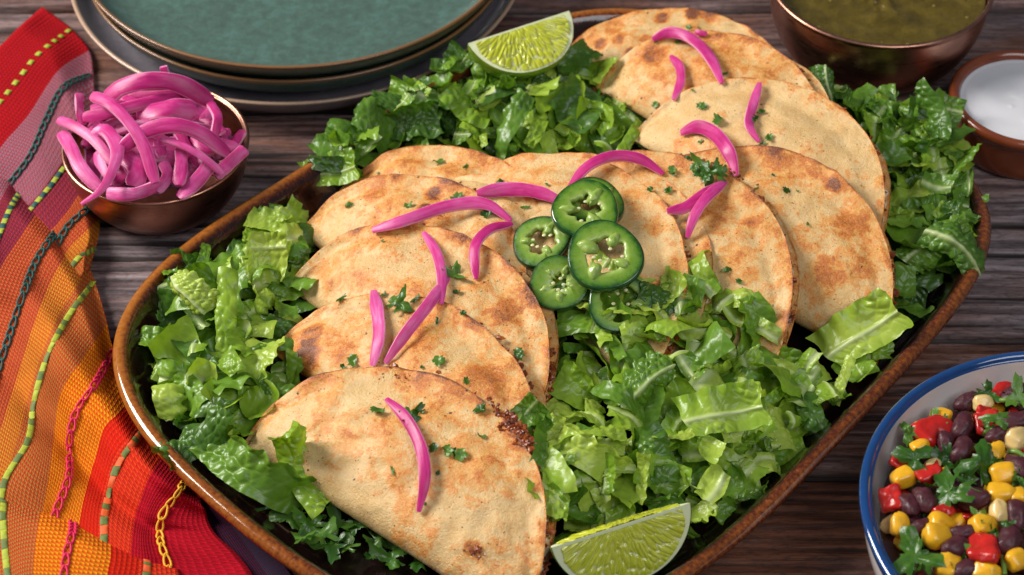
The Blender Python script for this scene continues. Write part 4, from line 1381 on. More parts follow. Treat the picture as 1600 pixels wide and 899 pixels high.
# ------------------------------------------------------------------ jalapeno slices
def m_flesh():
    m, nt, b = mat('jalapeno_flesh')
    v = coords(nt)
    d = attr(nt, 'depth')
    c = ramp(nt, mth(nt, 'ADD', d, mth(nt, 'MULTIPLY', mth(nt, 'SUBTRACT', tex(nt, v, 2.0, 4), .5), .5)),
             [(0.0, (0.010, 0.060, 0.006)), (0.18, (0.060, 0.165, 0.010)), (0.55, (0.17, 0.29, 0.028)), (1.0, (0.33, 0.44, 0.10))])
    setp(nt, b, Base_Color=c, Roughness=ramp(nt, tex(nt, v, 5, 3), [(.35, .22), (.65, .5)]))
    sss(b, 0.25, (.5, 1, .2), 0.003)
    b.inputs['Coat Weight'].default_value = 0.15
    bump(nt, b, tex(nt, v, 3.5, 4, .6), .5, .05)
    return m


FLESH = m_flesh()
SKIN = simple('jalapeno_skin', (0.006, 0.055, 0.010), 0.12, 0.6, ns=2, nb=.15, var=.4, coat=.6)
SEED = simple('jalapeno_seed', (0.66, 0.60, 0.32), 0.3, ns=4, nb=.3, ssw=.3)


def jalapeno(c, nrm, head, r, hole, seed, label, thick=0.42, lobes=3, closed=False):
    rnd = random.Random(seed)
    Fm = frame_of(nrm, head)
    n = 96
    a = np.linspace(0, 2 * math.pi, n, endpoint=False)
    ro = r * (1 + 0.035 * np.sin(a * 3 + rnd.uniform(0, 6)) + 0.03 * np.sin(a * 2 + rnd.uniform(0, 6)))
    p0 = rnd.uniform(0, 6)
    ridge = np.maximum(np.cos((a - p0) * lobes / 1.0), 0) ** 6        # the ribs reaching inwards
    wob = 0.16 * noise(np.stack([np.cos(a) * 2.2, np.sin(a) * 2.2], -1), 1.0, seed, 2)
    ri = r * np.clip(hole - (hole - .16) * ridge * .9 + wob, .07, .8)
    if closed: ri = r * np.full(n, .05)
    out = []
    for (rr, zz, dp) in ((ro * .985, thick * .5, .0), (ro * .92, thick * .53, .12), (ro * .86, thick * .54, .3), (None, thick * .54, .55), (None, thick * .50, .9), (ri, thick * .36, 1.0), (ri * 1.02, -thick * .36, .9), (ro * .9, -thick * .5, .3), (ro * .985, -thick * .48, 0)):
        if rr is None:
            f = .5 if dp == .55 else .15
            rr = ri + (ro * .86 - ri) * f
        zv = zz + 0.02 * noise(np.stack([rr * np.cos(a) * 2, rr * np.sin(a) * 2], -1), 1., seed + 3)
        if closed and dp > .5: zv = zv + 0.05 * noise(np.stack([rr * np.cos(a) * 3, rr * np.sin(a) * 3], -1), 1., seed + 5)
        out.append((np.stack([rr * np.cos(a), rr * np.sin(a), zv], -1), np.full(n, dp)))
    V = np.stack([o[0] for o in out], 1); D = np.stack([o[1] for o in out], 1)
    if not closed:
        rg = ridge[:, None] * np.array([0, 0, 0, .2, .4, .3, .2, 0, 0])[None]
        D = np.clip(D + rg, 0, 1)
    else:
        D = D * .55
    t = thing('jalapeno_slice', c, label, 'jalapeno', 'jalapeno slices on the quesadillas')
    tr = lambda Q: Q.reshape(-1, 3) @ Fm.T + c
    part('flesh', t, tr(V), grid_faces(n, V.shape[1], wrap_n=True).tolist(), FLESH, attrs=dict(depth=D.ravel()))
    sk = []
    for f, z in ((.975, thick * .515), (1.0, thick * .47), (1.022, thick * .3), (1.03, 0), (1.02, -thick * .3), (1.0, -thick * .46), (.975, -thick * .50)):
        sk.append(np.stack([ro * f * np.cos(a), ro * f * np.sin(a), np.full(n, z)], -1))
    sk = np.stack(sk, 1)
    part('skin', t, tr(sk), grid_faces(n, sk.shape[1], wrap_n=True).tolist(), SKIN)
    for q in range(9):
        aa = p0 + q * .7 + rnd.uniform(-.2, .2); rr = r * rnd.uniform(.2, .5) * (1 if hole > .4 else .8)
        v, f = ball(12, 8)
        Q = v * [.105, .085, .03] + [rr * math.cos(aa), rr * math.sin(aa), thick * rnd.uniform(.42, .5)]
        if q % 3 == 0 or rnd.random() < .45: part('seed', t, tr(Q), f, SEED)
    # swollen placenta knobs with seeds at the rib tips
    for q in range(lobes if not closed else 5):
        aa = p0 + q * 2 * math.pi / lobes if not closed else q * 1.256
        rr = r * (.52 if not closed else .22)
        v, f = ball(14, 10)
        s3 = np.array([.27, .17, .15]) * r * rnd.uniform(.8, 1.15) * (1 if not closed else .7)
        Q = v * s3 * (1 + .42 * noise(v, 1.5, seed + q, 2))[:, None]
        cc, ss_ = math.cos(aa), math.sin(aa)
        Q = Q @ np.array([[cc, ss_, 0], [-ss_, cc, 0], [0, 0, 1]]) + [rr * cc, rr * ss_, thick * .30]
        part('seed_rib', t, tr(Q), f, FLESH, attrs=dict(depth=np.full(len(Q), .80 if not closed else .6)))
    return t


def ball(n, m):
    th = np.linspace(0, 2 * math.pi, n, endpoint=False); ph = np.linspace(0.01, math.pi - 0.01, m)
    T, P = np.meshgrid(th, ph, indexing='ij')
    V = np.stack([np.sin(P) * np.cos(T), np.sin(P) * np.sin(T), np.cos(P)], -1).reshape(-1, 3)
    F = grid_faces(n, m, wrap_n=True)[:, ::-1].tolist()
    F.append([i * m for i in range(n)][::-1][::-1]); F.append([i * m + m - 1 for i in range(n)][::-1])
    return V, F


def jal(px, py, rad_px, hole, seed, lift, tiltv, label, **k):
    p, n = hit(px, py)
    v = CAM - p; dist = np.linalg.norm(v); v /= dist
    r = rad_px * (dist / FOC)
    n = n * .35 + np.array([0, -.35, .85]) * .65 + np.array(tiltv)
    n /= np.linalg.norm(n)
    c = p + v * (lift / max(v @ np.array([0, 0, 1.]), .3))
    return jalapeno(c, n, [1, .2, 0], r, hole, seed, label, **k)


jal(928, 318, 47, .42, 5, .45, (.1, .12, 0), 'second jalapeno ring peeking out from under the topmost ring', lobes=3)
jal(915, 330, 52, .47, 6, .95, (-.05, .0, 0), 'topmost jalapeno ring with a sliver of pink onion seen through it', lobes=3)
jal(968, 474, 48, .62, 7, .55, (.2, -.1, 0), 'lowest jalapeno ring half buried under lettuce', lobes=3)
jal(846, 379, 46, .52, 8, .5, (-.05, .12, 0), 'leftmost jalapeno ring leaning away to the left', lobes=3)
jal(874, 444, 44, .26, 9, .95, (.08, -.14, 0), 'smallest jalapeno slice, dark and nearly closed in its middle', thick=.6, lobes=5)
jal(945, 401, 58, .50, 12, 1.45, (.0, -.05, 0), 'largest jalapeno ring lying on top of the others', lobes=4)


# ------------------------------------------------------------------ lime wedges
def m_pulp():
    m, nt, b = mat('lime_pulp')
    r = attr(nt, 'ray'); d = attr(nt, 'rad')
    cv = nd(nt, 'ShaderNodeCombineXYZ'); nt.links.new(mth(nt, 'MULTIPLY', r, 26.0), cv.inputs[0]); nt.links.new(mth(nt, 'MULTIPLY', d, 2.6), cv.inputs[1])
    s = tex(nt, cv.outputs[0], 1.0, 3, .55, .5)
    v = vor(nt, cv.outputs[0], 1.1, 'F1')
    c = ramp(nt, s, [(0.28, (0.36, 0.42, 0.012)), (0.5, (0.52, 0.55, 0.030)), (0.75, (0.70, 0.70, 0.13))])
    c = mixc(nt, ramp(nt, attr(nt, 'sac'), [(0.0, .5), (0.16, 0)]), c, (0.74, 0.76, 0.34))
    setp(nt, b, Base_Color=c, Roughness=0.12)
    sss(b, 0.25, (.8, 1, .2), 0.004)
    b.inputs['Coat Weight'].default_value = .6
    bump(nt, b, s, .5, .05)
    return m


PULP = m_pulp()
PITH = simple('lime_pith', (0.72, 0.77, 0.46), 0.5, ns=3, nb=.3, var=.06, ssw=.3, rad=(1, 1, .7))


def m_rind():
    m, nt, b = mat('lime_rind')
    v = coords(nt)
    c = ramp(nt, tex(nt, v, .7, 3), [(0.3, (0.10, 0.22, 0.012)), (0.7, (0.34, 0.43, 0.02))])
    setp(nt, b, Base_Color=c, Roughness=0.25)
    b.inputs['Coat Weight'].default_value = .3
    bump(nt, b, vor(nt, v, 9), .5, .03)
    return m


RIND = m_rind()


def lime_wedge(P0, P1, face, spread, label, bulge=1.0):
    """P0-P1 the core axis; face = the normal of the cut face seen; the wedge extends behind it by spread."""
    P0, P1 = np.array(P0, float), np.array(P1, float)
    ax = P1 - P0; L = np.linalg.norm(ax); ax /= L
    n = np.array(face, float); n -= ax * (n @ ax); n /= np.linalg.norm(n)
    dn = np.cross(ax, n)                    # in the face, away from the core
    if dn[2] > 0: dn = -dn
    M = (P0 + P1) / 2
    a_, b_ = L / 2, L / 2 * .90 * bulge

    def R_(x):
        return b_ * np.clip(1 - np.abs(x) ** 2.3, 0, 1) ** .55
    t = thing('lime_wedge', tuple(M + dn * b_ * .5), label, 'lime')
    nx, nr, na = 190, 70, 22
    xs = np.sin(np.linspace(-math.pi / 2 + .03, math.pi / 2 - .03, nx))
    out = {'pulp': [], 'pith': [], 'rind': []}
    for sgn, ang in ((1, 0.0), (-1, spread)):
        d = dn * math.cos(ang) - n * math.sin(ang)
        fn = n if sgn == 1 else -(n * math.cos(ang) + dn * math.sin(ang))
        X, Q = np.meshgrid(xs * .94, np.linspace(0, 1, nr), indexing='ij')
        inner = .045 * b_; RR = R_(X) * .955 - .07
        rad = inner + (RR - inner) * Q
        ry = np.arctan2(X * a_ * .9, rad + b_ * .25)
        cl = vcells(ry * 11 + .5 * noise(np.stack([ry * 3, rad], -1), 1, 8), rad * 1.3 + .3 * noise(np.stack([ry * 9, rad], -1), 1, 9), 3, 1.0)
        hg = .11 * np.sqrt(sstep(cl, 0, .5)) * np.sin(np.clip(Q, .02, .98) * math.pi) ** .3 + .05 * noise(np.stack([ry * 5, rad * .7], -1), 1, 3, 2)
        P = M + ax * (X * a_ * .93)[..., None] + d * rad[..., None] + fn * (hg + .012)[..., None]
        part('pulp', t, P.reshape(-1, 3), grid_faces(nx, nr), PULP, attrs=dict(ray=ry, rad=rad, sac=cl))
        X, Q = np.meshgrid(xs, np.linspace(0, 1, 10), indexing='ij')
        rad = R_(X) * .965 * Q
        P = M + ax * (X * a_)[..., None] + d * rad[..., None]
        part('pith', t, P.reshape(-1, 3), grid_faces(nx, 10), PITH)
    X, A = np.meshgrid(xs, np.linspace(0, 1, na), indexing='ij')
    an = A * spread
    rad = R_(X) * (1 - .035 * np.minimum(sstep(.06 - A, 0, .06) + sstep(A - .94, 0, .06), 1)) + .012 * noise(np.stack([X * 9, an * 9], -1), 1, 4, 2)
    P = M + ax * (X * a_ * 1.01)[..., None] + dn * (rad * np.cos(an))[..., None] - n * (rad * np.sin(an))[..., None]
    part('rind', t, P.reshape(-1, 3), grid_faces(nx, na), RIND)
    return t


v_ = CAM / np.linalg.norm(CAM)
lime_wedge(at(731, 68, 5.3), at(889, 17, 5.3), v_ + [.05, .1, .55], 1.2, 'lime wedge resting on lettuce at the far rim of the platter', 1.02)
lime_wedge(at(862, 856, 4.6), at(1078, 786, 4.9), v_ + [-.12, -.42, -.12], 1.25, 'lime wedge with glistening pulp in front of the large lettuce heap', .98)


# ------------------------------------------------------------------ cilantro
def herb_shape(seed, size, lobes=3, frag=False):
    rnd = random.Random(seed)
    n = 44 if not frag else 26
    a = np.linspace(0, 2 * math.pi, n, endpoint=False)
    if frag:
        r = .5 + .14 * np.array([rnd.uniform(-1, 1) for _ in a]) + .12 * np.sin(a * 2 + rnd.uniform(0, 6))
        sx, sy = 1.0, rnd.uniform(.4, .8)
    else:
        r = .5 + .22 * np.cos((a - math.pi / 2) * lobes) * (np.cos(a - math.pi / 2) > -.6) + .06 * np.cos(a * 13 + rnd.uniform(0, 6)) + .02 * np.array([rnd.uniform(-1, 1) for _ in a])
        r = np.where(np.abs(a - 1.5 * math.pi) < .3, .14, r)
        sx, sy = 1., 1.05
    k = 5
    V = [(0, 0, 0)]
    for j in range(1, k):
        for i in range(n):
            f = j / (k - 1)
            V.append((r[i] * math.cos(a[i]) * sx * f, r[i] * math.sin(a[i]) * sy * f, 0))
    V = np.array(V)
    b1, b2 = rnd.uniform(-.9, .9), rnd.uniform(-.9, .9)
    V[:, 0] *= rnd.uniform(.6, 1.0)
    V[:, 2] = b1 * V[:, 0] ** 2 + b2 * V[:, 1] ** 2 + .18 * noise(V, 3.5, seed) + .05 * noise(V, 8, seed + 1)
    V *= size
    F = [[0, 1 + i, 1 + (i + 1) % n] for i in range(n)]
    for j in range(k - 2):
        for i in range(n):
            F.append([1 + j * n + i, 1 + (j + 1) * n + i, 1 + (j + 1) * n + (i + 1) % n, 1 + j * n + (i + 1) % n])
    V[:, 2] -= V[:, 2].min()
    return V, F


HERBS = [me_from('cilantro_leaf', *herb_shape(s, 1.0, 3 if s % 2 else 4), HERB) for s in range(5)] + [me_from('cilantro_leaf', *herb_shape(20 + s, 1.0, frag=True), HERB) for s in range(8)]
BITS = {
    'farthest two quesadillas': [(1060, 66, .7, 6), (1026, 65, .45, 7), (1076, 44, .6, 8), (1092, 50, .35, 6), (1130, 117, .5, 9), (1064, 133, .4, 7), (1083, 142, .35, 6), (1025, 165, .7, 8), (1092, 45, .3, 9)],
    'palest quesadilla': [(1097, 167, .9, 10), (1122, 190, .95, 11), (1176, 192, 1.25, 5), (1188, 178, .8, 0), (1202, 218, .8, 7), (1096, 222, .5, 6), (1191, 226, .5, 9)],
    'quesadillas right of the jalapeno rings': [(1228, 300, .8, 8), (1180, 296, .45, 9), (1208, 275, .3, 7), (1262, 352, .35, 11), (1052, 267, .9, 6), (1045, 300, .7, 7), (1016, 298, .6, 8), (1050, 272, .5, 9), (1075, 248, .6, 5), (1134, 424, .8, 0), (1155, 440, .5, 7), (1118, 440, .5, 8), (1246, 300, .3, 6)],
    'left row behind the third quesadilla': [(545, 322, .75, 5), (684, 256, 1.0, 1), (727, 262, .5, 9), (640, 322, .8, 6), (671, 327, .5, 11), (715, 312, 1.1, 12), (698, 316, .4, 7), (762, 335, 1.1, 2), (683, 334, .4, 9), (592, 272, .3, 8), (780, 288, .8, 0), (795, 298, .6, 8), (765, 295, .4, 6), (820, 325, .5, 9), (836, 308, .5, 7), (855, 290, .45, 5), (805, 305, .4, 11)],
    'third quesadilla from the front': [(710, 430, 1.3, 1), (715, 458, .7, 6), (725, 490, .6, 8), (598, 378, .3, 7), (534, 468, .6, 9), (812, 553, 1.0, 10), (600, 462, .5, 11)],
    'second quesadilla from the front': [(628, 478, 1.4, 2), (553, 565, 1.0, 12), (685, 567, 1.1, 3), (728, 597, .6, 7), (590, 522, .35, 6), (660, 575, .35, 8), (650, 468, .6, 9), (683, 503, .4, 9), (538, 575, .6, 6)],
    'front quesadilla': [(590, 645, 1.2, 12), (640, 655, 1.5, 4), (658, 645, .7, 6), (680, 700, .9, 8), (700, 706, .9, 12), (722, 713, 1.1, 3), (752, 640, .9, 11), (752, 684, .7, 6), (685, 740, .35, 7), (614, 736, .4, 9), (665, 788, .3, 8), (712, 707, .6, 5)]}


MARKS = [('long magenta onion sliver by the far end', 1090, 85), ('short hooked onion sliver', 1060, 120), ('narrow onion sliver on the palest quesadilla', 1178, 175),
         ('broad onion sliver below the palest quesadilla', 1115, 225), ('arched onion sliver behind the jalapenos', 960, 250), ('pair of crossing onion slivers', 1090, 320),
         ('thick onion sliver touching the jalapenos', 810, 300), ('longest onion sliver', 680, 335), ('hook shaped onion sliver', 757, 385), ('tucked onion sliver', 680, 410),
         ('straight purple onion sliver', 655, 500), ('pale pink onion sliver', 588, 510), ('onion sliver on the front quesadilla', 648, 700), ('burnt knob of the front quesadilla', 805, 665),
         ('brown corner of the second quesadilla', 470, 555), ('topmost jalapeno ring', 918, 320), ('toasted flank of the third quesadilla', 800, 490), ('browned patches by the right heap', 1310, 330),
         ('gap between the two right quesadillas', 1200, 400), ('back corner of the left row', 560, 280), ('lower left rim of the platter', 420, 860), ('front edge of the front quesadilla', 620, 900), ('long shred on the lower left rim', 400, 740)]
USED = set()


def where_label(kind, px, py, size):
    sz = 'tiny' if size < .4 else 'small' if size < .7 else 'medium' if size < 1.05 else 'large'
    dl = lambda dx, dy: ('just ' if math.hypot(dx, dy) < 45 else '') + (('above' if dy < 0 else 'below') if abs(dy) > abs(dx) else ('left of' if dx < 0 else 'right of'))
    opts = sorted(MARKS, key=lambda m: math.hypot(px - m[1], py - m[2]))[:9]
    for a in opts:
        s = f'{sz} {kind} {dl(px - a[1], py - a[2])} the {a[0]}'
        if s not in USED: break
    USED.add(s)
    return s


def build_bits():
    rnd = random.Random(9)
    g = 0
    for where, L in BITS.items():
        if True:
            lab = 'scrap of chopped cilantro lying on the ' + where
            for (px, py, s, k) in L:
                p, n = hit(px, py)
                Fm = frame_of(n + np.array([rnd.gauss(0, .18), rnd.gauss(0, .18), 0]), [math.cos(rnd.uniform(0, 6.28)), math.sin(rnd.uniform(0, 6.28)), 0])
                o = place('cilantro_leaf', HERBS[k if k > 4 or s > 1.15 else 5 + k], None, p + n * .04, Fm, s * .85)
                tag(o, where_label('cilantro scrap', px, py, s), 'cilantro', 'cilantro scraps on the ' + where)
    # a mound of chopped cilantro and the loose leaves on the bare glaze at the front
    for (px, py, s, k, h) in [(1100, 262, 1.3, 1, .1), (1115, 270, 1.4, 3, .35), (1095, 275, 1.0, 7, .3), (1126, 278, 1.1, 0, .2), (1088, 262, .9, 10, .15), (1108, 282, 1.2, 12, .4), (1120, 260, .9, 5, .3)]:
        p, n = hit(px, py)
        Fm = frame_of(n + np.array([rnd.gauss(0, .35), rnd.gauss(0, .35), 0]), [math.cos(px), math.sin(px), 0])
        tag(place('cilantro_leaf', HERBS[k], None, p + n * (h + .05), Fm, s * .8), 'cilantro leaf in the small mound above the split onion slivers', 'cilantro', 'cilantro mound above the split onion slivers')
    for (px, py, s, k) in [(505, 850, 1.6, 0), (530, 830, 1.5, 1), (520, 870, 1.6, 2), (560, 835, 1.4, 3), (590, 850, 1.6, 4), (612, 880, 1.5, 1), (480, 835, 1.5, 2), (455, 815, 1.5, 3), (545, 868, 1.3, 0), (660, 893, 1.4, 3), (430, 800, 1.3, 4), (580, 880, .9, 7), (630, 862, .8, 9), (500, 820, 1.2, 8), (405, 790, 1.3, 1), (470, 860, 1.2, 0)]:
        p, n = hit(px, py)
        Fm = frame_of(n + np.array([rnd.gauss(0, .3), rnd.gauss(0, .3), 0]), [math.cos(px * 3), math.sin(px * 3), 0])
        tag(place('cilantro_leaf', HERBS[k], None, p + n * (.12 + .3 * rnd.random()), Fm, s * .95), where_label('lobed cilantro leaf', px, py, s * .6), 'cilantro', 'cilantro leaves on the glaze below the front quesadilla')


build_bits()


# ------------------------------------------------------------------ the stack of plates
def coupe_plate(name, c, z0, r, h, m, label, inner_drop=1.15):
    prof = [(r * .62, z0 + .25, .1), (r * .62, z0 + .0, .1), (r * .66, z0 + .0, .2), (r * .70, z0 + .28, .0), (r * .84, z0 + .42, .0), (r * .93, z0 + .75, .0), (r * .972, z0 + h * .62, .05), (r * .990, z0 + h * .84, .25), (r * .999, z0 + h * .94, .62),
            (r, z0 + h * .975, .85), (r * .994, z0 + h, 1.0), (r * .984, z0 + h * .985, .8), (r * .974, z0 + h * .92, .30), (r * .962, z0 + h * .80, .05), (r * .945, z0 + h * .66, 0), (r * .915, z0 + h * .50, 0), (r * .86, z0 + h * .40, 0), (r * .7, z0 + h * .35, 0), (r * .4, z0 + h * .34, 0), (r * .1, z0 + h * .34, 0), (.01, z0 + h * .34, 0)]
    P = [(a, b) for a, b, e in prof]
    V, F = lathe(P, 140, (c[0], c[1], 0), wob=.004, seed=3)
    thin = np.tile([e for _, _, e in prof], 140)
    o = solo(name, V, F, m, label, 'plate', 'stacked dinner plates behind the onion bowl', attrs=dict(thin=thin))
    return o


GREY_P = m_plate('grey_stoneware', [(0.3, (0.13, 0.115, 0.135)), (0.7, (0.22, 0.20, 0.225))], (0.30, 0.20, 0.14), (0.24, 0.22, 0.25))
GREEN_P = m_plate('green_stoneware', [(0.30, (0.050, 0.080, 0.066)), (0.5, (0.064, 0.115, 0.094)), (0.70, (0.085, 0.170, 0.145))], (0.13, 0.062, 0.024), (0.10, 0.085, 0.06))
coupe_plate('dinner_plate', (-12.86, 25.9), 0.0, 13.62, 2.2, GREY_P, 'widest grey stoneware plate at the bottom of the stack')
coupe_plate('dinner_plate', (-12.65, 25.2), 1.3, 12.62, 2.25, GREEN_P, 'middle green plate of the stack showing only its brown lip')
coupe_plate('dinner_plate', (-12.62, 25.42), 2.5, 13.05, 2.2, GREEN_P, 'top plate of the stack with a mottled green glazed face')


# ------------------------------------------------------------------ bowls
def bowl_prof(r, h, rb, t=0.14, p=2.2, roll=0.12, foot=0.0):
    """Outside up, over the lip and down the inside."""
    out = [(0.01, 0.02), (rb * .6, 0.0), (rb * .92, 0.02), (rb, .10)]
    for a in np.linspace(.08, 1, 16):
        out.append((rb + (r - rb) * (1 - (1 - a) ** p) ** (1 / 1.6), .10 + (h - .10 - roll) * a))
    lip = [(r + roll * math.cos(q), h - roll + roll * math.sin(q) * 1.0) for q in np.linspace(0, math.pi, 7)]
    lip = [(x - .0, z) for x, z in lip]
    inn = []
    for a in np.linspace(1, .06, 16):
        inn.append((rb + (r - rb) * (1 - (1 - a) ** p) ** (1 / 1.6) - t, .10 + t + (h - .10 - roll - t) * a))
    inn += [(rb * .7, t + .02), (.01, t)]
    return out + lip + inn


OC = (-18.94, 7.0)
V, F = lathe(bowl_prof(4.85, 4.0, 2.7), 120, (OC[0], OC[1], 0.0))
BVH_ON = (V, F)
solo('copper_bowl', V, F, COP, 'small copper bowl filled with pink pickled onions beside the napkin', 'bowl')
SCn = (20.99, 19.64)
V, F = lathe(bowl_prof(6.3, 5.5, 3.7, roll=.15), 120, (SCn[0], SCn[1], 0))
solo('copper_bowl', V, F, COP, 'larger copper bowl of green salsa cut by the top edge of the photo', 'bowl')


def m_salsa():
    m, nt, b = mat('green_salsa')
    v = coords(nt)
    n = tex(nt, v, .9, 5, .6)
    c = ramp(nt, n, [(0.3, (0.060, 0.042, 0.005)), (0.6, (0.115, 0.080, 0.011)), (0.8, (0.18, 0.125, 0.022))])
    s1 = ramp(nt, mth(nt, 'ADD', vor(nt, v, 1.5), mth(nt, 'MULTIPLY', mth(nt, 'SUBTRACT', tex(nt, v, 5, 2), .5), .15)), [(0.10, .8), (0.16, 0.0)])
    c = mixc(nt, mth(nt, 'MULTIPLY', s1, ramp(nt, tex(nt, v, 1.2, 1), [(.5, 0), (.6, 1.)])), c, (0.30, 0.23, 0.05))
    s2 = ramp(nt, vor(nt, v, 2.1), [(0.09, .9), (0.13, 0.0)])
    c = mixc(nt, mth(nt, 'MULTIPLY', s2, ramp(nt, tex(nt, v, .8, 1), [(.5, 0), (.56, 1.)])), c, (0.02, 0.014, 0.006))
    setp(nt, b, Base_Color=c, Roughness=0.14)
    sss(b, .15, (1, .9, .2), .003)
    bump(nt, b, mth(nt, 'ADD', n, tex(nt, v, 3, 3)), .55, .10)
    return m


def disc(c, r, z, f, nr=60, na=120):
    q = np.linspace(0, 1, nr); a = np.linspace(0, 2 * math.pi, na, endpoint=False)
    A, Q = np.meshgrid(a, q, indexing='ij')
    X, Y = r * Q * np.cos(A), r * Q * np.sin(A)
    V = np.stack([X + c[0], Y + c[1], z + f(X, Y, Q)], -1).reshape(-1, 3)
    return V, grid_faces(na, nr, wrap_n=True)[:, ::-1]


def fs(X, Y, Q):
    n = noise(np.stack([X, Y], -1), .55, 61, 3)
    # a lumpy mound in the middle, a meniscus at the copper
    return (.16 * n + .05 * noise(np.stack([X, Y], -1), 2.2, 65, 2)) * (1 - Q ** 6) + .28 * np.exp(-((X + .2) ** 2 + (Y + 1.4) ** 2) / 1.6) * (0.6 + noise(np.stack([X, Y], -1), 1.4, 62, 2)) + .08 * sstep(Q, .93, 1)


V, F = disc(SCn, 6.02, 4.55, fs)
solo('green_salsa', V, F.tolist(), m_salsa(), 'olive green salsa with seeds and dark specks filling the larger copper bowl', 'salsa')

TCn, TR_, TH = (28.5, 12.2), 4.28, 2.9
m_, nt_, b_ = mat('terracotta_glaze')
vv_ = coords(nt_)
setp(nt_, b_, Base_Color=ramp(nt_, tex(nt_, vv_, .6, 4), [(.3, (0.15, 0.030, 0.010)), (.7, (0.25, 0.056, 0.018))]), Roughness=.22)
b_.inputs['Coat Weight'].default_value = .6
bump(nt_, b_, tex(nt_, vv_, 1.2, 2), .12, .05)
TERRA = m_
prof = [(0.01, .05), (3.6, .0), (3.85, .03), (3.98, .18), (4.02, .6), (4.05, 1.6), (4.07, 2.15), (4.17, 2.3), (4.26, 2.45), (4.28, 2.62), (4.22, 2.8), (4.08, 2.9), (3.9, 2.88), (3.74, 2.76), (3.66, 2.55), (3.62, 2.2), (3.55, 1.2), (3.4, .6), (2.8, .35), (.01, .3)]
prof = [(a * TR_ / 4.28, z) for a, z in prof]
V, F = lathe(prof, 120, (TCn[0], TCn[1], 0))
solo('terracotta_dish', V, F, TERRA, 'glazed terracotta ramekin of white cream cut by the right edge', 'dish')
V, F = disc(TCn, 3.64 * TR_ / 4.28, 2.42, lambda X, Y, Q: .05 * noise(np.stack([X, Y], -1), .5, 71, 2) + .022 * np.sin(np.hypot(X + .6, Y - .4) * 3.4 + 1.0 * np.arctan2(Y - .4, X + .6)) * (1 - sstep(Q, .6, .95)) + .07 * sstep(Q, .94, 1) + .05 * np.exp(-((X + .2) ** 2 + (Y + 1.6) ** 2) / .03) + .04 * np.exp(-((X + .9) ** 2 + (Y + .4) ** 2) / .02))
CREAM = simple('white_cream', (0.70, 0.69, 0.72), 0.12, ns=.5, nb=.05, var=.02, ssw=.4, rad=(1, .9, .8), coat=.4)
solo('white_cream', V, F.tolist(), CREAM, 'smooth white cream filling the terracotta ramekin', 'cream')

# enamel bowl with a blue lip
BC, BR, BH = (24.6, -20.2), 9.45, 6.5
ENW = simple('white_enamel', (0.82, 0.76, 0.74), 0.14, ns=.4, nb=.05, var=.03, coat=.8)
ENB = simple('blue_enamel', (0.005, 0.045, 0.17), 0.10, ns=1.4, nb=.1, var=.25, coat=.9)
bt = thing('enamel_bowl', (BC[0], BC[1], 0), 'white enamel bowl with a blue lip holding the bean and corn salad', 'bowl')
full = bowl_prof(BR - .12, BH, 4.6, t=.34, roll=.24)
kb = [i for i, (r, z) in enumerate(full) if z > BH - 1.0]
k0, k1 = kb[0], max(i for i in kb if full[i][1] > BH - .55)
V, F = lathe(full[:k0 + 1], 150, (BC[0], BC[1], 0)); part('outer_wall', bt, V, F, ENW)
V, F = lathe(full[k0:k1 + 1], 150, (BC[0], BC[1], 0)); part('blue_lip', bt, V, F, ENB)
V, F = lathe(full[k1:], 150, (BC[0], BC[1], 0)); part('inner_wall', bt, V, F, ENW)

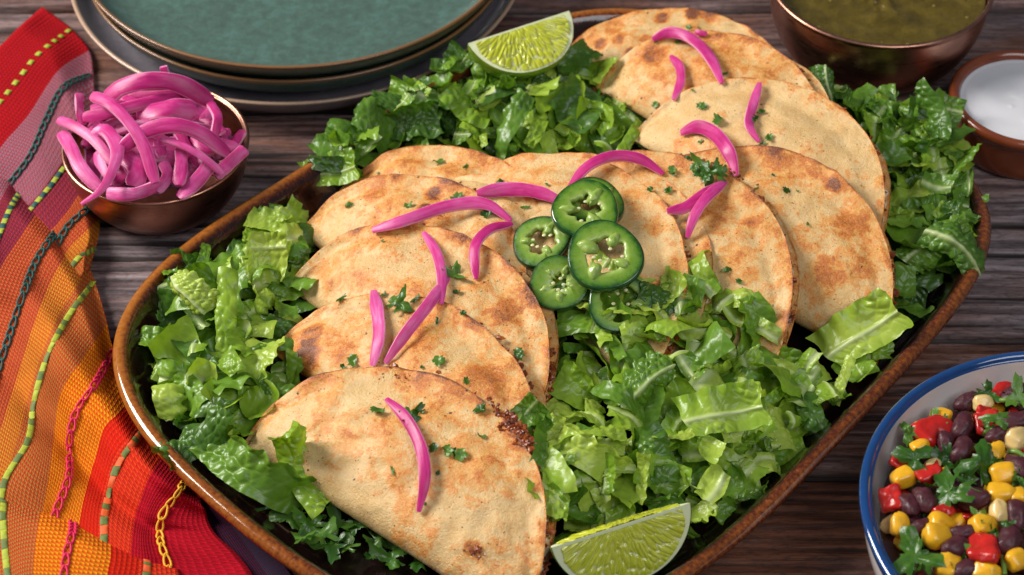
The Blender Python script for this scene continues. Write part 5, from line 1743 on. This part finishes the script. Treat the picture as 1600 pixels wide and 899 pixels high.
# ------------------------------------------------------------------ pickled onions heaped in the small bowl
HEAP = [  # image path, heights along it, width
    ([(164, 158), (189, 137), (236, 126), (282, 132), (331, 160)], [5.6, 6.4, 6.9, 6.6, 5.4], .95, 'broad pale arch of onion across the back of the heap'),
    ([(214, 181), (261, 171), (306, 174)], [5.7, 6.2, 5.8], 1.20, 'widest slab of onion under the back arch'),
    ([(131, 184), (173, 176), (210, 166), (280, 150)], [5.5, 6.1, 6.2, 5.8], .62, 'flat onion slab with a blunt left end near the napkin'),
    ([(144, 150), (173, 163), (205, 196), (226, 232), (243, 286)], [6.4, 6.8, 6.7, 6.2, 5.2], .62, 'long diagonal onion sliver running down the middle of the heap'),
    ([(124, 146), (124, 168), (130, 196)], [6.2, 5.7, 5.0], .45, 'short onion sliver standing up over the left rim'),
    ([(92, 188), (117, 198), (152, 224), (178, 258)], [5.0, 5.4, 5.5, 5.2], .55, 'onion sliver poking out farthest to the left'),
    ([(97, 208), (111, 232), (127, 264), (156, 296)], [4.6, 4.9, 4.8, 4.5], .72, 'curved onion sliver lining the left wall of the copper bowl'),
    ([(139, 222), (160, 202), (183, 231), (175, 268), (156, 299), (128, 319)], [5.3, 5.9, 6.0, 5.8, 5.4, 4.7], .72, 'onion sliver whose pointed tip hangs over the front rim'),
    ([(192, 231), (226, 206), (273, 196), (317, 210), (357, 241)], [5.9, 6.5, 6.8, 6.3, 5.3], .78, 'glossy arched onion sliver in the centre of the heap'),
    ([(252, 216), (292, 231), (323, 250), (348, 272)], [6.1, 6.0, 5.6, 5.0], .38, 'thin pale onion sliver slanting toward the right rim'),
    ([(329, 162), (340, 184), (336, 212)], [5.6, 5.8, 5.4], .50, 'hooked onion sliver below the right end of the back arch'),
    ([(283, 234), (283, 262), (279, 290)], [5.4, 5.3, 4.9], .66, 'short upright onion piece near the front of the bowl'),
    ([(331, 254), (306, 285), (279, 309)], [5.0, 4.8, 4.4], .78, 'onion piece with a square lower end touching the front rim'),
    ([(383, 233), (360, 254), (336, 276)], [4.9, 4.7, 4.5], .70, 'pale onion piece leaning on the right rim'),
    ([(380, 205), (366, 226), (356, 245)], [4.6, 4.4, 4.3], .5, 'small onion piece against the right inner wall'),
    ([(168, 303), (211, 303), (252, 288)], [4.5, 4.9, 4.8], .66, 'onion piece lying along the front rim'),
    ([(196, 244), (216, 266), (208, 292)], [5.4, 5.3, 4.9], 1.0, 'stubby onion chunk in the lower middle of the heap'),
    ([(255, 104), (262, 124)], [7.3, 6.6], .40, 'topmost onion stub sticking up before the plates'),
    ([(255, 255), (262, 275), (245, 300)], [5.0, 4.9, 4.6], .6, 'onion piece between the centre arch and the front rim'),
    ([(205, 190), (212, 215), (190, 245)], [5.4, 5.3, 5.0], .6, 'onion piece half hidden under the diagonal sliver'),
    ([(300, 215), (325, 235), (345, 225), (372, 232)], [5.2, 5.0, 4.9, 4.6], .55, 'onion piece under the right half of the centre arch'),
    ([(150, 240), (165, 270), (175, 290)], [4.9, 4.8, 4.5], .6, 'onion piece behind the hanging pointed sliver'),
    ([(230, 245), (232, 270), (222, 300)], [4.9, 4.8, 4.5], .55, 'onion piece left of the upright one near the front'),
    ([(310, 235), (318, 262), (308, 290)], [4.8, 4.7, 4.4], .5, 'onion piece right of the upright one near the front')]


def lay_strip(C, w, t, name_label, cat='pickled onion', group=None, n=30, ends=(.2, .25), Nref=None):
    C = spline(C, n)
    cen = C.mean(0); cen[2] -= 3.0
    view = CAM - C.mean(0); view /= np.linalg.norm(view)
    N = (C - cen); N /= np.linalg.norm(N, axis=1)[:, None]
    N = N * .55 + view * .7 + np.array([math.sin(C[0, 0] * 9), 0, math.cos(C[0, 1] * 7)]) * .35
    V, F, A = strip_mesh(C, N, w, t, k=16, ends=ends)
    return solo('onion_strip', V, F, ONI, name_label, cat, group, attrs=A)


rnd = random.Random(77)
for path, zs, wd, lab in HEAP:
    zz = np.interp(np.linspace(0, 1, len(path)), np.linspace(0, 1, len(zs)), zs)
    C = np.array([at(x, y, z) for (x, y), z in zip(path, zz)])
    lay_strip(C, wd * 1.0, .22, lab, group='pickled onion slivers heaped in the copper bowl', ends=(.10, .14) if 'pointed' not in lab else (.2, .7))
for i in range(70):
    a = rnd.uniform(0, 6.28); r = 4.1 * math.sqrt(rnd.random()) * .93
    z = 2.7 + 2.3 * rnd.random() * (1 - (r / 4.6) ** 2) + .5
    c = np.array([OC[0] + r * math.cos(a), OC[1] + r * math.sin(a), z])
    h = rnd.uniform(0, 6.28); L = rnd.uniform(1.1, 2.0); bow = rnd.uniform(-.7, .7)
    d = np.array([math.cos(h), math.sin(h), rnd.uniform(-.25, .25)]); s = np.array([-math.sin(h), math.cos(h), 0])
    C = np.array([c - d * L + s * bow, c + np.array([0, 0, .35]), c + d * L + s * bow])
    q = C[:, :2] - OC; rr = np.linalg.norm(q, axis=1); f = np.minimum(1, 3.75 / np.maximum(rr, .01)); C[:, :2] = OC + q * f[:, None]
    lay_strip(C, rnd.uniform(.5, .8), .32, 'pickled onion sliver buried low in the copper bowl between the others', group='buried onion slivers in the copper bowl', ends=(.12, .15), n=18)

# ------------------------------------------------------------------ bean and corn salad
BEAN = simple('black_bean', (0.062, 0.014, 0.020), 0.44, 0.3, ns=3.2, nb=1.0, var=.8, coat=.06, ssw=.05)
CORN = simple('corn_kernel', (0.72, 0.38, 0.014), 0.30, ns=1.9, nb=.5, var=.28, coat=.12, ssw=.35, rad=(1, .6, .1))
CORNP = simple('pale_corn_kernel', (0.70, 0.50, 0.20), 0.28, ns=1.6, nb=.3, var=.2, coat=.2, ssw=.3)
PEP = simple('red_pepper', (0.46, 0.014, 0.010), 0.28, ns=2.4, nb=.9, var=.5, coat=.15, ssw=.2, rad=(1, .1, .1))
STEM = simple('herb_stem', (0.16, 0.28, 0.05), 0.35, ns=3, nb=.2)
SALB = simple('salad_juices', (0.06, 0.022, 0.016), 0.25, ns=1, nb=.5, var=.5)


def bean_me(seed):
    v, f = ball(26, 16)
    P = v * [.68, .46, .42]
    P[:, 1] += .16 * (v[:, 0] ** 2) - .05
    P *= (1 + .15 * noise(v, 2.4, seed, 2))[:, None]
    P[:, 2] -= .05 * np.exp(-((v[:, 1] + 1) / .3) ** 2)
    P[:, 1] += .10 * np.exp(-(v[:, 0] / .25) ** 2) * np.clip(-v[:, 1], 0, 1)
    return me_from('black_bean', P, f, BEAN)


def corn_me(seed, m):
    v, f = ball(24, 16)
    s = np.sign(v) * np.abs(v) ** .72
    P = s * [.52, .42, .36]
    tp = 1 - .30 * (v[:, 0] * .5 + .5) ** 2
    P[:, 1] *= tp; P[:, 2] *= tp
    P *= (1 + .16 * noise(v, 1.5, seed, 2))[:, None]
    P[:, 0] += .05 * np.exp(-(v[:, 1] ** 2 + v[:, 2] ** 2) / .1) * (v[:, 0] < 0)
    return me_from('corn_kernel', P, f, m)


def pep_me(seed):
    n = 9
    v, f = [], []
    v, f = ball(28, 18)
    s = v / np.max(np.abs(v), axis=1)[:, None]
    s = s * .68 + v * .32
    P = s * [.52, .44, .26]
    P *= (1 + .30 * noise(v, 1.1, seed, 2))[:, None]
    P[:, 0] += .35 * P[:, 1] * (seed - 1.5) / 2
    P[:, 2] += .12 * P[:, 0] ** 2 * 2 + .03 * noise(P, 5, seed)
    return me_from('pepper_dice', P, f, PEP)


BM = [bean_me(s) for s in range(5)]; CM_ = [corn_me(s, CORN) for s in range(4)]; CPM = [corn_me(s + 9, CORNP) for s in range(2)]; PM = [pep_me(s) for s in range(4)]
fillr = lambda z: 9.45 * (.62 + .36 * (z / 6.5) ** .6)
V, F = disc(BC, 8.45, 4.6, lambda X, Y, Q: 1.15 * (1 - Q ** 2) + .25 * noise(np.stack([X, Y], -1), .9, 88, 2))
tag(solo('salad_juices', V, F.tolist(), SALB, 'dark dressing and crushed beans under the bean and corn salad', 'salad'), kind='stuff')


def zs_(x, y):
    r = math.hypot(x - BC[0], y - BC[1]) / 8.3
    return 5.15 + 1.1 * max(0, 1 - r ** 2)


def put(me, px, py, dz, head, tilt, sc, name, lab, cat, grp):
    z = 5.0
    for _ in range(6):
        p = at(px, py, z); z = zs_(p[0], p[1]) + dz
    p = at(px, py, z)
    n = np.array([math.cos(head * 1.7) * tilt, math.sin(head * 2.3) * tilt - .15, 1.0])
    h = R(head)
    Fm = frame_of(n, [math.cos(h), math.sin(h), 0])
    tag(place(name, me, None, p, Fm, sc), lab, cat, grp)
    return p


def zp(x, y): return 1350 + x / 2.504, 540 + y / 2.504


SAL = [  # kind, zoomed image x, y, heading in degrees, size
    ('b', 400, 222, 20, 1.0, 'black bean at the far side of the bowl with a green leaf scrap on it'), ('b', 385, 318, 70, 1.1, 'black bean just below the farthest bean'), ('b', 320, 382, 100, .9, 'black bean right of the big red pepper dice'), ('b', 385, 412, 60, 1.15, 'black bean touching the top of the central cilantro leaf'),
    ('b', 175, 625, 110, 1.1, 'left bean of the split pair near the blue lip'), ('b', 238, 605, 105, 1.1, 'right bean of the split pair near the blue lip'), ('b', 418, 598, -35, 1.35, 'large black bean lying on the central cilantro leaf'), ('b', 362, 790, 30, 1.15, 'black bean under the front corn kernel'), ('b', 395, 880, 20, 1.1, 'black bean at the lower edge of the photo'),
    ('b', 600, 300, 10, 1.25, 'black bean above the white corn piece by the right edge'), ('b', 590, 195, 20, 1.15, 'black bean farthest up at the right edge'), ('b', 605, 480, 110, 1.2, 'black bean beside the yellow kernels at the right edge'), ('b', 600, 670, 100, 1.2, 'black bean right of the pale kernel'), ('b', 565, 765, 60, 1.25, 'black bean right of the lower red pepper dice'), ('b', 385, 735, 10, .9, 'black bean half hidden left of the glossy yellow kernel'), ('b', 520, 350, 20, .9, 'black bean left of the white corn piece'), ('b', 215, 715, 20, .9, 'black bean below the split pair'),
    ('c', 160, 515, 20, 1.3, 'yellow kernel above the left red pepper strip'), ('c', 140, 700, 100, 1.15, 'corn kernel nearest the left inner wall'), ('c', 290, 745, 15, 1.45, 'large corn kernel with a torn end in the lower left'), ('c', 300, 690, 0, 1.1, 'yellow kernel above the torn one'), ('c', 470, 705, 15, 1.35, 'glossy yellow kernel in the lower middle'), ('c', 550, 505, 10, 1.35, 'round yellow kernel right of the cilantro leaf'), ('c', 540, 580, -10, 1.3, 'yellow kernel just below the round one'), ('c', 515, 415, 60, 1.0, 'yellow kernel with a pale shoulder above the round one'), ('c', 330, 855, 60, 1.35, 'corn kernel standing over the lower beans'), ('c', 605, 590, 80, 1.0, 'yellow kernel cut by the right edge'), ('c', 220, 395, 20, .9, 'corn kernel under the big red pepper dice'), ('c', 300, 275, -10, 1.05, 'yellow corn sliver above the big red pepper dice'), ('c', 480, 885, -20, 1.2, 'corn kernel at the lower edge of the photo'), ('c', 600, 840, 30, 1.2, 'yellow kernel in the lower right corner'), ('c', 210, 325, 60, .8, 'corn kernel peeking out left of the big red dice'),
    ('w', 600, 365, 30, 1.4, 'white corn piece at the right edge'), ('w', 530, 650, 100, 1.15, 'pale corn kernel below the two yellow ones'), ('w', 465, 225, 10, 1.0, 'pale corn strip beside the far inner wall'), ('w', 270, 470, 40, .8, 'pale corn bit under the cilantro tip'),
    ('p', 265, 340, 30, 1.75, 'biggest red pepper dice in the upper left of the salad'), ('p', 105, 600, 90, 1.15, 'red pepper dice touching the left inner wall'), ('p', 260, 505, 20, 1.25, 'red pepper dice left of the cilantro tip'), ('p', 465, 805, 80, 1.5, 'bright red pepper dice in the lower middle'), ('p', 535, 190, 60, 1.1, 'red pepper dice at the far inner wall'), ('p', 485, 300, 10, 1.2, 'red pepper dice left of the right edge bean'), ('p', 140, 450, 70, 1.0, 'red pepper dice in the left shadow of the lip'), ('p', 465, 262, 0, .7, 'small red pepper bit above its larger twin'), ('p', 310, 650, 30, .8, 'red pepper bit under the central cilantro leaf')]
KM = dict(b=(BM, 'black_bean', 'bean', 'black beans in the salad'), c=(CM_, 'corn_kernel', 'corn', 'corn kernels in the salad'), w=(CPM, 'corn_kernel', 'corn', 'corn kernels in the salad'), p=(PM, 'pepper_dice', 'pepper', 'red pepper dice in the salad'))
for i, (k, x, y, hd, sc, lab) in enumerate(SAL):
    ms, nm, ct, gp = KM[k]
    px, py = zp(x, y)
    put(ms[i % len(ms)], px, py, .42 + .06 * (i % 4), hd, .45, sc * .97, nm, lab, ct, gp)
rnd = random.Random(5)
cnt = 0; used = []
while cnt < 150:
    a = rnd.uniform(0, 6.28); r = 8.1 * math.sqrt(rnd.random())
    x, y = BC[0] + r * math.cos(a), BC[1] + r * math.sin(a)
    q = pix(np.array([x, y, 5.0]))
    if q[0] > 1680 or q[1] > 980: cnt += .2; continue
    k = 'bbbccpbcw'[rnd.randrange(9)]
    ms, nm, ct, gp = KM[k]
    z = zs_(x, y) - .12 - .25 * rnd.random()
    hd = rnd.uniform(0, 6.28)
    Fm = frame_of([rnd.gauss(0, .4), rnd.gauss(0, .4), 1], [math.cos(hd), math.sin(hd), 0])
    nice = {'b': 'black bean in the lower layer of the salad', 'c': 'yellow corn kernel in the lower layer of the salad', 'w': 'whitish corn kernel in the lower layer of the salad', 'p': 'red pepper dice in the lower layer of the salad'}[k]
    o = place(nm, ms[rnd.randrange(len(ms))], None, np.array([x, y, z]), Fm, rnd.uniform(.8, 1.1))
    tag(o, nice, ct, {'b': 'buried black beans', 'c': 'buried yellow corn kernels', 'w': 'buried whitish corn kernels', 'p': 'buried red pepper dice'}[k])
    cnt += 1


def herb_big(seed, x, y, size, head, n, label, dz=.9):
    V, F = herb_shape(seed, size, 3)
    px, py = zp(x, y); z = 5
    for _ in range(6):
        p = at(px, py, z); z = zs_(p[0], p[1]) + dz
    p = at(px, py, z)
    Fm = frame_of(n, [math.cos(R(head)), math.sin(R(head)), 0])
    o = solo('cilantro_leaf', V @ Fm.T + p, F, HERB, label, 'cilantro')


herb_big(3, 345, 590, 2.1, 130, [-.35, -.25, .8], 'large cilantro leaf in the middle of the bean salad', .45)
herb_big(5, 440, 480, 1.8, -20, [.1, -.4, .9], 'cilantro leaf lapping over the top of the large central one', .55)
herb_big(7, 200, 835, 1.9, 10, [-.2, -.3, .9], 'frilly cilantro leaf at the lower left of the bean salad', .65)
herb_big(9, 205, 455, 1.4, 60, [-.3, -.3, .9], 'curled cilantro leaf beside the left inner wall', .8)
herb_big(11, 600, 205, 1.3, 0, [0, -.3, .9], 'cilantro leaf at the far right edge of the salad', 1.0)
herb_big(13, 185, 350, 1.0, 30, [-.3, -.3, .9], 'small cilantro leaf tucked against the far left wall', .7)
herb_big(15, 520, 300, 1.1, 80, [0, -.3, .9], 'tiny cilantro leaf right of the red pepper by the far wall', 1.0)
herb_big(17, 310, 440, 1.1, 200, [-.1, -.3, .9], 'dark cilantro scrap above the central leaf', .6)
rnd = random.Random(31)
for i in range(46):
    x, y = rnd.uniform(80, 640), rnd.uniform(180, 899)
    px, py = zp(x, y)
    p = at(px, py, 5.5)
    if math.hypot(p[0] - BC[0], p[1] - BC[1]) > 7.9: continue
    p[2] = zs_(p[0], p[1]) + rnd.uniform(.25, .75)
    Fm = frame_of([rnd.gauss(0, .5), rnd.gauss(0, .5) - .2, .9], [math.cos(x), math.sin(x), 0])
    tag(place('cilantro_leaf', HERBS[rnd.randrange(13)], None, p, Fm, rnd.uniform(.5, 1.1)), 'bit of chopped cilantro mixed through the bean salad', 'cilantro', 'cilantro bits in the bean salad')
for (x0, y0, x1, y1, lab) in ((530, 215, 626, 235, 'cilantro stem by the far right edge'), (565, 415, 626, 435, 'cilantro stem beside the white corn piece'), (535, 810, 550, 899, 'cilantro stem beside the bright red pepper dice')):
    a, b = zp(x0, y0), zp(x1, y1)
    A_, B_ = at(*a, 6.2), at(*b, 6.3)
    V, F = tube(spline([A_, (A_ + B_) / 2 + [0, 0, .15], B_], 12), .12, 8)
    solo('cilantro_sprig', V, F, STEM, lab, 'cilantro')
